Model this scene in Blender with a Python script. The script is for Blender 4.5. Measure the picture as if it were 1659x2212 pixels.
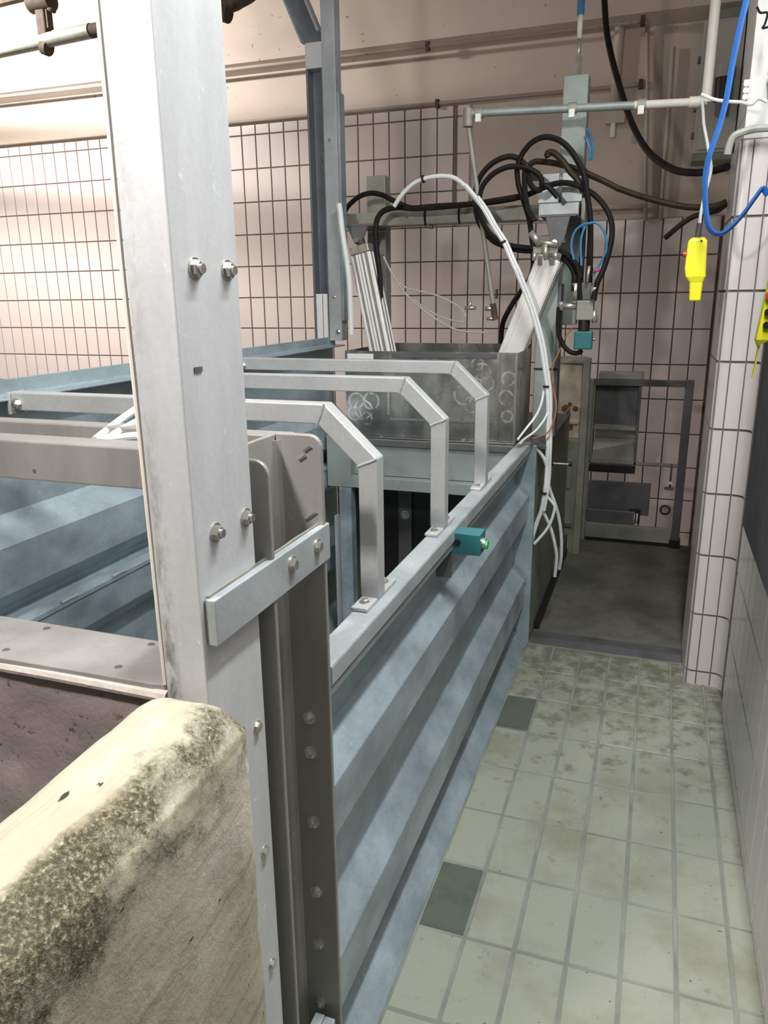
import bpy, bmesh, math, random
from mathutils import Vector, Matrix, noise
random.seed(7)
for o in list(bpy.data.objects): bpy.data.objects.remove(o)
SC = bpy.context.scene
COL = SC.collection

# ------------------------------------------------------------------ camera
def make_camera():
    yaw, pit, rol = math.radians(19.5906), math.radians(15.7235), math.radians(-0.6884)
    f = Vector((-math.sin(yaw)*math.cos(pit), math.cos(yaw)*math.cos(pit), -math.sin(pit)))
    r = Vector((math.cos(yaw), math.sin(yaw), 0)); u = r.cross(f)
    r2 = math.cos(rol)*r + math.sin(rol)*u; u2 = math.cos(rol)*u - math.sin(rol)*r
    cam = bpy.data.cameras.new('camera'); co = bpy.data.objects.new('camera', cam); COL.objects.link(co)
    m = Matrix((r2, u2, -f)).transposed().to_4x4(); m.translation = Vector((0, 0, 1.553))
    co.matrix_world = m
    cam.sensor_fit = 'VERTICAL'; cam.sensor_height = 36.0; cam.lens = 1649.62/2212*36.0
    cam.clip_start = 0.02; cam.clip_end = 60
    SC.camera = co
make_camera()

# ------------------------------------------------------------------ world, lamps, exposure
wd = bpy.data.worlds.new('world'); SC.world = wd; wd.use_nodes = True
wd.node_tree.nodes['Background'].inputs[0].default_value = (0.85, 0.9, 1.0, 1)
wd.node_tree.nodes['Background'].inputs[1].default_value = 0.05
vs = SC.view_settings
vs.view_transform = 'Standard'; vs.look = 'None'; vs.gamma = 1.0; vs.exposure = 0.0; vs.use_curve_mapping = False

LAMPS = [  # name, location, length along y, length along x, watts, colour
    ('aisle_tube_light', (0.19, 1.45, 3.30), 1.25, 0.14, 56, (0.97, 1.0, 0.99)),
    ('entry_globe_light', (-0.95, 0.0, 2.40), 0.14, 0.14, 120, (1.0, 0.95, 0.91)),
    ('hall_tube_light', (-5.0, 3.75, 3.70), 0.14, 1.25, 300, (1.0, 0.955, 0.90)),
]
for nm, loc, ly, lx, w, c in LAMPS:
    if 'globe' in nm:
        ld = bpy.data.lights.new(nm, 'POINT'); ld.shadow_soft_size = lx/2
    else:
        ld = bpy.data.lights.new(nm, 'AREA'); ld.shape = 'RECTANGLE'; ld.size = lx; ld.size_y = ly
    ld.energy = w; ld.color = c
    lo = bpy.data.objects.new(nm + '_lamp', ld); COL.objects.link(lo); lo.location = loc
    if nm.startswith('hall'): lo.rotation_euler = Vector((-0.16, 0.75, -0.65)).to_track_quat('-Z', 'Y').to_euler()   # tilt added to brighten the left tiles and spare the right end
    if nm.startswith('aisle'): ld.spread = math.radians(150)   # added beam cut that keeps light off the far wall

# ------------------------------------------------------------------ materials
MATS = {}
def new_mat(name):
    m = bpy.data.materials.new(name); m.use_nodes = True
    nt = m.node_tree; b = nt.nodes['Principled BSDF']
    MATS[name] = m
    return m, nt, b
def _n(nt, t, **kw):
    n = nt.nodes.new(t)
    for k, v in kw.items(): setattr(n, k, v)
    return n
def noise_node(nt, scale, detail=4, rough=0.55, stretch=None, seed=None):
    tc = _n(nt, 'ShaderNodeTexCoord')
    nz = _n(nt, 'ShaderNodeTexNoise'); nz.inputs['Scale'].default_value = scale
    nz.inputs['Detail'].default_value = detail; nz.inputs['Roughness'].default_value = rough
    if stretch:
        mp = _n(nt, 'ShaderNodeMapping'); mp.inputs['Scale'].default_value = stretch
        if seed: mp.inputs['Location'].default_value = (seed, seed*2, seed*3)
        nt.links.new(tc.outputs['Object'], mp.inputs['Vector']); nt.links.new(mp.outputs[0], nz.inputs['Vector'])
    else:
        nt.links.new(tc.outputs['Object'], nz.inputs['Vector'])
    return nz
def ramp(nt, src, stops):
    r = _n(nt, 'ShaderNodeValToRGB'); e = r.color_ramp.elements
    e[0].position, e[0].color = stops[0][0], (*stops[0][1], 1)
    e[1].position, e[1].color = stops[-1][0], (*stops[-1][1], 1)
    for p, c in stops[1:-1]:
        x = e.new(p); x.color = (*c, 1)
    nt.links.new(src, r.inputs[0]); return r
def mix(nt, fac, a, b, mode='MIX'):
    m = _n(nt, 'ShaderNodeMix', data_type='RGBA', blend_type=mode)
    for s, v in ((m.inputs[0], fac), (m.inputs[6], a), (m.inputs[7], b)):
        if isinstance(v, (int, float)): s.default_value = v
        elif isinstance(v, tuple): s.default_value = (*v, 1)
        else: nt.links.new(v, s)
    return m.outputs[2]
def bump(nt, b, src, strength, dist):
    bp = _n(nt, 'ShaderNodeBump'); bp.inputs['Strength'].default_value = strength; bp.inputs['Distance'].default_value = dist
    nt.links.new(src, bp.inputs['Height']); nt.links.new(bp.outputs[0], b.inputs['Normal'])

def plain(name, col, rough=0.5, metal=0.0, var=0.08, scale=14, bumpd=0.0, trans=0.0):
    m, nt, b = new_mat(name)
    nz = noise_node(nt, scale)
    lo = tuple(c*(1-var) for c in col); hi = tuple(min(1, c*(1+var)) for c in col)
    r = ramp(nt, nz.outputs['Fac'], [(0.3, lo), (0.7, hi)])
    nt.links.new(r.outputs[0], b.inputs['Base Color'])
    b.inputs['Roughness'].default_value = rough; b.inputs['Metallic'].default_value = metal
    if trans: b.inputs['Transmission Weight'].default_value = trans
    if bumpd: bump(nt, b, nz.outputs['Fac'], 0.6, bumpd)
    if name.startswith('rubber'): b.inputs['Specular IOR Level'].default_value = 0.2
    return m
def galv(name, col, metal=0.55, rough=0.42, spangle=0.06, mott=0.16, stretch=None):
    """hot-dip galvanised steel: crystal spangle, cloudy mottling, a few pale zinc runs"""
    m, nt, b = new_mat(name)
    tc = _n(nt, 'ShaderNodeTexCoord')
    vo = _n(nt, 'ShaderNodeTexVoronoi'); vo.inputs['Scale'].default_value = 170
    nt.links.new(tc.outputs['Object'], vo.inputs['Vector'])
    nz = noise_node(nt, 7, 6, 0.62, stretch or (1, 1, 1))
    fine = noise_node(nt, 45, 4, 0.6)
    lo = tuple(c*(1-mott) for c in col); hi = tuple(min(1, c*(1+mott)) for c in col)
    base = ramp(nt, nz.outputs['Fac'], [(0.32, lo), (0.5, col), (0.68, hi)]).outputs[0]
    sp = ramp(nt, vo.outputs['Color'], [(0.0, (1-spangle,)*3), (1.0, (1+spangle,)*3)]).outputs[0]
    c = mix(nt, 1.0, base, sp, 'MULTIPLY')
    streak = ramp(nt, fine.outputs['Fac'], [(0.66, (0, 0, 0)), (0.76, (1, 1, 1))]).outputs[0]
    c2 = mix(nt, streak, c, tuple(min(1, v*1.35) for v in col))
    nt.links.new(c2, b.inputs['Base Color'])
    rr = _n(nt, 'ShaderNodeMapRange'); rr.inputs['To Min'].default_value = rough-0.1; rr.inputs['To Max'].default_value = rough+0.14
    nt.links.new(nz.outputs['Fac'], rr.inputs[0]); nt.links.new(rr.outputs[0], b.inputs['Roughness'])
    b.inputs['Metallic'].default_value = metal
    bump(nt, b, fine.outputs['Fac'], 0.25, 0.002)
    return m

galv('galv', (0.45, 0.485, 0.505), metal=0.35)
galv('galv_post', (0.57, 0.585, 0.60), metal=0.15, rough=0.5, mott=0.10, spangle=0.03, stretch=(1.6, 1.6, 0.25))
galv('galv_mill', (0.31, 0.305, 0.285), metal=0.3, rough=0.5, mott=0.12, spangle=0.03, stretch=(1.6, 1.6, 0.25))
galv('galv_plate', (0.36, 0.35, 0.335), metal=0.3, rough=0.5, mott=0.18, spangle=0.03)
galv('galv_blue', (0.34, 0.42, 0.46), metal=0.35, rough=0.4, mott=0.32, stretch=(1, 0.6, 1))
galv('galv_hoop', (0.49, 0.505, 0.51), metal=0.3, rough=0.45, mott=0.08)
galv('galv_old', (0.31, 0.31, 0.26), metal=0.3, rough=0.55, mott=0.2)
galv('galv_dark', (0.17, 0.19, 0.215), metal=0.4, rough=0.45)  # darker zinc; carries the shade of the guide channel's recess in its colour
galv('galv_teal', (0.32, 0.36, 0.35), metal=0.3, rough=0.5)
galv('dark_steel', (0.13, 0.13, 0.135), metal=0.3, rough=0.55, mott=0.25)
plain('stainless', (0.62, 0.61, 0.58), 0.25, 0.9, 0.1, 30)
plain('bolt_steel', (0.60, 0.58, 0.53), 0.28, 0.85, 0.1, 60)
plain('zinc_fitting', (0.55, 0.53, 0.45), 0.35, 0.7, 0.2, 40)
plain('rusty_iron', (0.075, 0.05, 0.035), 0.8, 0.1, 0.4, 20)
plain('rubber_black', (0.012, 0.0105, 0.010), 0.6, 0, 0.3, 30)
plain('rubber_brown', (0.035, 0.024, 0.012), 0.55, 0, 0.5, 12)
plain('tube_white', (0.80, 0.82, 0.82), 0.35, 0, 0.04, 20)
plain('tube_clear', (0.82, 0.78, 0.76), 0.2, 0, 0.04, 20, trans=0.55)
plain('tube_blue', (0.05, 0.22, 0.42), 0.4, 0, 0.1, 20)
plain('hose_blue', (0.035, 0.15, 0.50), 0.45, 0, 0.15, 10)
plain('wire_orange', (0.35, 0.15, 0.05), 0.5, 0, 0.15, 10)
plain('cream_paint', (0.78, 0.74, 0.66), 0.5, 0, 0.06, 8)
plain('white_plastic', (0.85, 0.85, 0.84), 0.4, 0, 0.03, 20)
plain('black_plastic', (0.012, 0.012, 0.013), 0.45, 0, 0.2, 20)
plain('teal_plastic', (0.03, 0.165, 0.185), 0.35, 0, 0.06, 20)
plain('green_light', (0.03, 0.5, 0.12), 0.3, 0, 0.05, 20)
plain('yellow_plastic', (0.90, 0.86, 0.03), 0.4, 0, 0.03, 20)
plain('red_plastic', (0.7, 0.04, 0.03), 0.35, 0, 0.05, 20)
plain('pink_plastic', (0.7, 0.05, 0.2), 0.35, 0, 0.05, 20)
plain('aluminium', (0.90, 0.89, 0.86), 0.35, 0.12, 0.05, 20)
plain('alu_groove', (0.30, 0.29, 0.26), 0.5, 0.3, 0.08, 20)
plain('grey_board', (0.10, 0.10, 0.11), 0.75, 0, 0.25, 9)
plain('cabinet_grey', (0.42, 0.41, 0.36), 0.5, 0, 0.05, 6)
plain('green_paint', (0.20, 0.22, 0.17), 0.6, 0, 0.15, 8)
plain('beige_panel', (0.55, 0.49, 0.38), 0.6, 0, 0.25, 16)
plain('rust', (0.20, 0.08, 0.03), 0.85, 0, 0.4, 40)
plain('lamp_housing', (0.8, 0.8, 0.8), 0.5, 0, 0.02, 5)
plain('sealant', (0.74, 0.66, 0.60), 0.7, 0, 0.12, 40, 0.004)

def plaster(name, col):
    m, nt, b = new_mat(name)
    n1 = noise_node(nt, 1.6, 5); n2 = noise_node(nt, 26, 3, 0.5)
    base = ramp(nt, n1.outputs['Fac'], [(0.3, tuple(c*0.86 for c in col)), (0.7, col)]).outputs[0]
    spots = ramp(nt, n2.outputs['Fac'], [(0.26, (0.45, 0.40, 0.36)), (0.31, (1, 1, 1))]).outputs[0]
    nt.links.new(mix(nt, 1.0, base, spots, 'MULTIPLY'), b.inputs['Base Color'])
    b.inputs['Roughness'].default_value = 0.7
    bump(nt, b, n2.outputs['Fac'], 0.15, 0.004)
plaster('wall_plaster', (0.60, 0.50, 0.43))
plaster('room_paint', (0.20, 0.175, 0.16))
plaster('white_plaster', (0.85, 0.84, 0.82))
plaster('ceiling_paint', (0.30, 0.285, 0.27))

def tile_mat(name, c1, c2, rough=0.28, dirt=0.12, dirtcol=(0.5, 0.42, 0.3), dscale=2.2, zone=False):
    m, nt, b = new_mat(name)
    oi = _n(nt, 'ShaderNodeObjectInfo')
    geo = _n(nt, 'ShaderNodeNewGeometry')
    base = ramp(nt, oi.outputs['Random'], [(0.0, c1), (1.0, c2)]).outputs[0]
    nz = _n(nt, 'ShaderNodeTexNoise'); nz.inputs['Scale'].default_value = dscale; nz.inputs['Detail'].default_value = 7; nz.inputs['Roughness'].default_value = 0.65
    nt.links.new(geo.outputs['Position'], nz.inputs['Vector'])
    d = ramp(nt, nz.outputs['Fac'], [(0.48, (0, 0, 0)), (0.72, (1, 1, 1))]).outputs[0]
    mm = _n(nt, 'ShaderNodeMath', operation='MULTIPLY'); nt.links.new(d, mm.inputs[0]); mm.inputs[1].default_value = dirt
    col = mix(nt, mm.outputs[0], base, dirtcol)
    if zone:   # trodden-in grime, thickest on the tiles in front of the platform
        sx = _n(nt, 'ShaderNodeSeparateXYZ'); nt.links.new(geo.outputs['Position'], sx.inputs[0])
        mr = _n(nt, 'ShaderNodeMapRange'); nt.links.new(sx.outputs[1], mr.inputs[0])
        mr.inputs['From Min'].default_value = 1.9; mr.inputs['From Max'].default_value = 3.2; mr.inputs['To Min'].default_value = -0.06; mr.inputs['To Max'].default_value = 0.14
        n2 = _n(nt, 'ShaderNodeTexNoise'); n2.inputs['Scale'].default_value = 13; n2.inputs['Detail'].default_value = 8; n2.inputs['Roughness'].default_value = 0.72
        nt.links.new(geo.outputs['Position'], n2.inputs['Vector'])
        ad = _n(nt, 'ShaderNodeMath', operation='ADD'); nt.links.new(n2.outputs['Fac'], ad.inputs[0]); nt.links.new(mr.outputs[0], ad.inputs[1])
        g = ramp(nt, ad.outputs[0], [(0.54, (0, 0, 0)), (0.68, (1, 1, 1))]).outputs[0]
        m2 = _n(nt, 'ShaderNodeMath', operation='MULTIPLY'); nt.links.new(g, m2.inputs[0]); m2.inputs[1].default_value = 0.75
        col = mix(nt, m2.outputs[0], col, (0.135, 0.13, 0.085))
        n3 = _n(nt, 'ShaderNodeTexNoise'); n3.inputs['Scale'].default_value = 55; n3.inputs['Detail'].default_value = 2
        nt.links.new(geo.outputs['Position'], n3.inputs['Vector'])
        sp = ramp(nt, n3.outputs['Fac'], [(0.24, (0.35, 0.33, 0.28)), (0.28, (1, 1, 1))]).outputs[0]
        col = mix(nt, 1.0, col, sp, 'MULTIPLY')
    nt.links.new(col, b.inputs['Base Color'])
    b.inputs['Roughness'].default_value = rough
tile_mat('wall_tile', (0.66, 0.56, 0.54), (0.69, 0.61, 0.56), 0.3, 0.15)
tile_mat('right_tile', (0.68, 0.63, 0.62), (0.72, 0.67, 0.655), 0.25, 0.1)
tile_mat('floor_tile', (0.335, 0.35, 0.285), (0.355, 0.368, 0.30), 0.5, 0.75, (0.20, 0.19, 0.12), 3.4, zone=True)
tile_mat('floor_tile_dark', (0.10, 0.12, 0.09), (0.13, 0.14, 0.11), 0.6, 0.8, (0.05, 0.06, 0.045), 9)
plain('grout_wall', (0.17, 0.12, 0.105), 0.9, 0, 0.15, 20)
plain('grout_right', (0.20, 0.17, 0.17), 0.9, 0, 0.15, 20)
plain('grout_floor', (0.245, 0.255, 0.225), 0.9, 0, 0.25, 6)

def concrete(name, col, dirt, stainlo, amount=0.6, scale=9):
    m, nt, b = new_mat(name)
    n1 = noise_node(nt, scale, 8, 0.68); n2 = noise_node(nt, 2.6, 4, 0.5); n3 = noise_node(nt, 70, 5, 0.6)
    base = ramp(nt, n1.outputs['Fac'], [(0.28, tuple(c*0.72 for c in col)), (0.5, col), (0.75, tuple(min(1, c*1.15) for c in col))]).outputs[0]
    d = ramp(nt, n2.outputs['Fac'], [(stainlo, (0, 0, 0)), (stainlo+0.2, (1, 1, 1))]).outputs[0]
    mm = _n(nt, 'ShaderNodeMath', operation='MULTIPLY'); nt.links.new(d, mm.inputs[0]); mm.inputs[1].default_value = amount
    c = mix(nt, mm.outputs[0], base, dirt)
    pit = ramp(nt, n3.outputs['Fac'], [(0.30, (0.35, 0.33, 0.28)), (0.38, (1, 1, 1))]).outputs[0]
    nt.links.new(mix(nt, 1.0, c, pit, 'MULTIPLY'), b.inputs['Base Color'])
    b.inputs['Roughness'].default_value = 0.9
    bump(nt, b, n3.outputs['Fac'], 0.5, 0.004)
    return m
concrete('concrete_dirty', (0.52, 0.45, 0.43), (0.23, 0.185, 0.175), 0.40, 0.85, 24)
concrete('concrete_platform', (0.145, 0.14, 0.118), (0.06, 0.06, 0.052), 0.45, 0.7, 14)

def race_concrete():
    """pale cast concrete; the outer top arris has lost its skin and shows stained aggregate"""
    m, nt, b = new_mat('race_concrete')
    at = _n(nt, 'ShaderNodeAttribute', attribute_name='wear')
    n1 = noise_node(nt, 5, 6, 0.6, (1, 0.6, 1)); n2 = noise_node(nt, 210, 4, 0.7); n3 = noise_node(nt, 20, 7, 0.72)
    lines = noise_node(nt, 48, 4, 0.6, (1, 0.06, 1.0))
    n4 = noise_node(nt, 75, 2, 0.5, (1, 0.45, 1))
    base = ramp(nt, n1.outputs['Fac'], [(0.3, (0.35, 0.32, 0.235)), (0.5, (0.43, 0.40, 0.31)), (0.64, (0.57, 0.54, 0.455))]).outputs[0]
    ln = ramp(nt, lines.outputs['Fac'], [(0.30, (0.66, 0.62, 0.54)), (0.48, (0.97, 0.96, 0.94)), (0.7, (1, 1, 1))]).outputs[0]
    base = mix(nt, 1.0, base, ln, 'MULTIPLY')
    agg = ramp(nt, n2.outputs['Fac'], [(0.34, (0.022, 0.019, 0.009)), (0.50, (0.085, 0.078, 0.04)), (0.61, (0.24, 0.215, 0.14)), (0.72, (0.60, 0.56, 0.45))]).outputs[0]
    ad = _n(nt, 'ShaderNodeMath', operation='MULTIPLY_ADD'); nt.links.new(n3.outputs['Fac'], ad.inputs[0]); ad.inputs[1].default_value = 1.7; ad.inputs[2].default_value = -0.85
    sm = _n(nt, 'ShaderNodeMath', operation='ADD'); nt.links.new(at.outputs['Fac'], sm.inputs[0]); nt.links.new(ad.outputs[0], sm.inputs[1])
    wm = ramp(nt, sm.outputs[0], [(0.36, (0, 0, 0)), (0.72, (0.95, 0.95, 0.95))]).outputs[0]
    pits = ramp(nt, n4.outputs['Fac'], [(0.245, (0.10, 0.08, 0.05)), (0.275, (1, 1, 1))]).outputs[0]
    c = mix(nt, wm, base, agg)
    nt.links.new(mix(nt, 1.0, c, pits, 'MULTIPLY'), b.inputs['Base Color'])
    b.inputs['Roughness'].default_value = 0.88
    h = mix(nt, wm, n3.outputs['Fac'], n2.outputs['Fac'])
    bump(nt, b, h, 0.7, 0.006)
race_concrete()

def brushed():
    """stainless sheet: cloudy reflections and round swirls left by an angle grinder"""
    m, nt, b = new_mat('brushed')
    tc = _n(nt, 'ShaderNodeTexCoord'); sx = _n(nt, 'ShaderNodeSeparateXYZ'); nt.links.new(tc.outputs['Object'], sx.inputs[0])
    cx = _n(nt, 'ShaderNodeCombineXYZ'); nt.links.new(sx.outputs[0], cx.inputs[0]); nt.links.new(sx.outputs[2], cx.inputs[1])
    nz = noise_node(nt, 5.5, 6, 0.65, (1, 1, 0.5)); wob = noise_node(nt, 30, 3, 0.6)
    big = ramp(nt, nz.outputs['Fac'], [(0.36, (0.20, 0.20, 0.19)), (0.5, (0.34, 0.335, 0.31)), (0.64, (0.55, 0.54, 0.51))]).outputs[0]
    acc = None
    rings = [(-0.335, 0.165, 0.034), (-0.30, 0.125, 0.042), (-0.345, 0.105, 0.030), (-0.262, 0.165, 0.036), (-0.285, 0.085, 0.026),
             (0.165, 0.205, 0.040), (0.205, 0.165, 0.034), (0.245, 0.305, 0.036), (0.268, 0.255, 0.028), (0.225, 0.34, 0.024), (0.36, 0.28, 0.028), (0.352, 0.20, 0.030), (0.36, 0.12, 0.024)]
    for x, z, r in rings:
        dn = _n(nt, 'ShaderNodeVectorMath', operation='DISTANCE'); nt.links.new(cx.outputs[0], dn.inputs[0]); dn.inputs[1].default_value = (x, z, 0)
        w = _n(nt, 'ShaderNodeMath', operation='MULTIPLY_ADD'); nt.links.new(wob.outputs['Fac'], w.inputs[0]); w.inputs[1].default_value = 0.012; nt.links.new(dn.outputs['Value'], w.inputs[2])
        sb = _n(nt, 'ShaderNodeMath', operation='SUBTRACT'); nt.links.new(w.outputs[0], sb.inputs[0]); sb.inputs[1].default_value = r+0.006
        ab = _n(nt, 'ShaderNodeMath', operation='ABSOLUTE'); nt.links.new(sb.outputs[0], ab.inputs[0])
        mr = _n(nt, 'ShaderNodeMapRange'); nt.links.new(ab.outputs[0], mr.inputs[0]); mr.inputs['From Min'].default_value = 0.0055; mr.inputs['From Max'].default_value = 0.002; mr.inputs['To Max'].default_value = 0.75
        if acc is None: acc = mr.outputs[0]
        else:
            mx = _n(nt, 'ShaderNodeMath', operation='MAXIMUM'); nt.links.new(acc, mx.inputs[0]); nt.links.new(mr.outputs[0], mx.inputs[1]); acc = mx.outputs[0]
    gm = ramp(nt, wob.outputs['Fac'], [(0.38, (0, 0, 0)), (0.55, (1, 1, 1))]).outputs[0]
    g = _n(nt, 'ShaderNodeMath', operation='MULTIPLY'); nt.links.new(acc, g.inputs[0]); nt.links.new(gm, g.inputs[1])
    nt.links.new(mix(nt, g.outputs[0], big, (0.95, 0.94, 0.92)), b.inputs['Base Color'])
    b.inputs['Metallic'].default_value = 0.75
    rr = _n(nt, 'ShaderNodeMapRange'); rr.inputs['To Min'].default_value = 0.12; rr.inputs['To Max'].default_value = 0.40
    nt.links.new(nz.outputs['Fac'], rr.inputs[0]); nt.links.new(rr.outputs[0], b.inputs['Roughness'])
    bump(nt, b, nz.outputs['Fac'], 0.25, 0.02)
brushed()

def stained_post():
    """galvanised post with a rough, darkened vertical run on its narrow face"""
    m = MATS['galv_post'].copy(); m.name = 'galv_post_stain'; MATS['galv_post_stain'] = m
    nt = m.node_tree; b = nt.nodes['Principled BSDF']
    src = b.inputs['Base Color'].links[0].from_socket
    tc = _n(nt, 'ShaderNodeTexCoord'); sx = _n(nt, 'ShaderNodeSeparateXYZ'); nt.links.new(tc.outputs['Object'], sx.inputs[0])
    xr = ramp(nt, sx.outputs[0], [(0.0, (0, 0, 0)), (1.0, (0, 0, 0))])
    mr = _n(nt, 'ShaderNodeMapRange'); nt.links.new(sx.outputs[0], mr.inputs[0]); mr.inputs['From Min'].default_value = -0.032; mr.inputs['From Max'].default_value = 0.032
    xr = ramp(nt, mr.outputs[0], [(0.03, (0, 0, 0)), (0.14, (1, 1, 1)), (0.26, (0.8, 0.8, 0.8)), (0.42, (0, 0, 0))]).outputs[0]
    zr = _n(nt, 'ShaderNodeMapRange'); nt.links.new(sx.outputs[2], zr.inputs[0]); zr.inputs['From Min'].default_value = 1.45; zr.inputs['From Max'].default_value = 1.08; zr.inputs['To Min'].default_value = 0.25
    nz = noise_node(nt, 60, 6, 0.7, (1, 1, 0.5))
    nr = ramp(nt, nz.outputs['Fac'], [(0.40, (0, 0, 0)), (0.6, (1, 1, 1))]).outputs[0]
    f1 = mix(nt, 1.0, xr, nr, 'MULTIPLY')
    f2 = _n(nt, 'ShaderNodeMath', operation='MULTIPLY'); nt.links.new(f1, f2.inputs[0]); nt.links.new(zr.outputs[0], f2.inputs[1])
    nt.links.new(mix(nt, f2.outputs[0], src, (0.16, 0.155, 0.12)), b.inputs['Base Color'])
stained_post()

# ------------------------------------------------------------------ mesh helpers
ORG = {}
class MB:
    def __init__(s): s.v = []; s.f = []; s.sm = []
    def add(s, vs, fs, smooth=False):
        o = len(s.v); s.v += [tuple(v) for v in vs]
        for f in fs: s.f.append(tuple(i+o for i in f)); s.sm.append(smooth)
        return s
    def box(s, x0, x1, y0, y1, z0, z1):
        return s.add([(x0,y0,z0),(x1,y0,z0),(x1,y1,z0),(x0,y1,z0),(x0,y0,z1),(x1,y0,z1),(x1,y1,z1),(x0,y1,z1)],
                     [(0,3,2,1),(4,5,6,7),(0,1,5,4),(1,2,6,5),(2,3,7,6),(3,0,4,7)])
    def obox(s, c, ax, ay, az, hx, hy, hz):
        c, ax, ay, az = Vector(c), Vector(ax).normalized(), Vector(ay).normalized(), Vector(az).normalized()
        vs = [c + ax*hx*i + ay*hy*j + az*hz*k for k in (-1,1) for (i,j) in ((-1,-1),(1,-1),(1,1),(-1,1))]
        return s.add(vs, [(0,3,2,1),(4,5,6,7),(0,1,5,4),(1,2,6,5),(2,3,7,6),(3,0,4,7)])
    def prism(s, poly, a, b, axis='z', smooth=False):
        n = len(poly)
        def P(p, t): return (p[0], p[1], t) if axis == 'z' else ((p[0], t, p[1]) if axis == 'y' else (t, p[0], p[1]))
        vs = [P(p, a) for p in poly] + [P(p, b) for p in poly]
        s.add(vs, [tuple(range(n)), tuple(range(2*n-1, n-1, -1))] )
        return s.add(vs, [(i, (i+1) % n, n+(i+1) % n, n+i) for i in range(n)], smooth)
    def cyl(s, p0, p1, r, n=14, r1=None, cap=True):
        p0, p1 = Vector(p0), Vector(p1); d = (p1-p0).normalized()
        a = d.orthogonal().normalized(); b = d.cross(a); r1 = r if r1 is None else r1
        vs = [p0 + (a*math.cos(t)+b*math.sin(t))*r for t in [2*math.pi*i/n for i in range(n)]]
        vs += [p1 + (a*math.cos(t)+b*math.sin(t))*r1 for t in [2*math.pi*i/n for i in range(n)]]
        s.add(vs, [(i, (i+1) % n, n+(i+1) % n, n+i) for i in range(n)], n > 6)
        if cap: s.add(vs, [tuple(range(n-1, -1, -1)), tuple(range(n, 2*n))])
        return s
    def strip(s, prof, t, y0, y1, nseg=1):
        """sheet: polyline prof of (x,z) with thickness t, run along y"""
        nrm = []
        for i in range(len(prof)):
            a = prof[max(0, i-1)]; b = prof[min(len(prof)-1, i+1)]
            d = Vector((b[0]-a[0], b[1]-a[1])).normalized(); nrm.append((-d.y, d.x))
        q = [(p[0]+n[0]*t, p[1]+n[1]*t) for p, n in zip(prof, nrm)]
        m = len(prof)
        for (A, flip) in ((prof, 0), (q, 1)):
            vs = [(p[0], y0, p[1]) for p in A] + [(p[0], y1, p[1]) for p in A]
            s.add(vs, [(i, i+1, m+i+1, m+i) if flip else (i+1, i, m+i, m+i+1) for i in range(m-1)])
        for yy, fl in ((y0, 0), (y1, 1)):
            vs = [(p[0], yy, p[1]) for p in prof] + [(p[0], yy, p[1]) for p in q]
            s.add(vs, [(i, i+1, m+i+1, m+i) for i in range(m-1)])
        for i in (0, m-1):
            s.add([(prof[i][0], y0, prof[i][1]), (prof[i][0], y1, prof[i][1]), (q[i][0], y1, q[i][1]), (q[i][0], y0, q[i][1])], [(0, 1, 2, 3)])
        return s
    def sweep_rect(s, path, side, w, h):
        """square tube along a planar path; side = fixed normal of the plane; w along side, h in plane; mitred bends"""
        P = [Vector(p) for p in path]; side = Vector(side).normalized(); rings = []
        for i, p in enumerate(P):
            d0 = (P[i]-P[i-1]).normalized() if i else (P[1]-P[0]).normalized()
            d1 = (P[i+1]-P[i]).normalized() if i < len(P)-1 else d0
            n0 = side.cross(d0); n1 = side.cross(d1); nn = (n0+n1).normalized(); k = 1/max(0.2, nn.dot(n0))
            rings.append([p + side*(w/2)*a + nn*k*(h/2)*b for a, b in ((-1,-1),(1,-1),(1,1),(-1,1))])
        for i in range(len(rings)-1):
            s.add(rings[i]+rings[i+1], [(j, (j+1) % 4, 4+(j+1) % 4, 4+j) for j in range(4)])
        s.add(rings[0], [(3,2,1,0)]); s.add(rings[-1], [(0,1,2,3)])
        return s
    def tube(s, pts, r, n=8, sub=6, flat=1.0, r_end=None):
        P = [Vector(p) for p in pts]; Q = []
        for i in range(len(P)-1):
            p0 = P[i-1] if i else P[0]*2-P[1]; p1, p2 = P[i], P[i+1]; p3 = P[i+2] if i+2 < len(P) else P[-1]*2-P[-2]
            for k in range(sub):
                t = k/sub
                Q.append(0.5*((2*p1)+(p2-p0)*t+(2*p0-5*p1+4*p2-p3)*t*t+(3*p1-p0-3*p2+p3)*t**3))
        Q.append(P[-1])
        d = (Q[1]-Q[0]).normalized(); a = d.orthogonal().normalized(); rings = []
        for i, q in enumerate(Q):
            dn = (Q[min(i+1, len(Q)-1)]-Q[max(i-1, 0)]).normalized()
            a = (a - dn*a.dot(dn)).normalized(); b = dn.cross(a)
            rings.append([q + (a*math.cos(2*math.pi*j/n)*flat + b*math.sin(2*math.pi*j/n))*r for j in range(n)])
        vs = [v for R in rings for v in R]
        s.add(vs, [(i*n+j, i*n+(j+1) % n, (i+1)*n+(j+1) % n, (i+1)*n+j) for i in range(len(rings)-1) for j in range(n)], True)
        s.add(rings[0], [tuple(range(n-1, -1, -1))]); s.add(rings[-1], [tuple(range(n))])
        return s
    def mesh(s, name, mat, org=(0, 0, 0)):
        me = bpy.data.meshes.new(name)
        me.from_pydata([(v[0]-org[0], v[1]-org[1], v[2]-org[2]) for v in s.v], [], s.f)
        me.polygons.foreach_set('use_smooth', s.sm)
        me.materials.append(MATS[mat]); me.update()
        bm = bmesh.new(); bm.from_mesh(me); bmesh.ops.remove_doubles(bm, verts=bm.verts, dist=1e-5)
        bmesh.ops.recalc_face_normals(bm, faces=bm.faces)
        for e in bm.edges:
            if len(e.link_faces) == 2 and e.calc_face_angle(0) > 0.6: e.smooth = False
        bm.to_mesh(me); bm.free()
        return me
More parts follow.
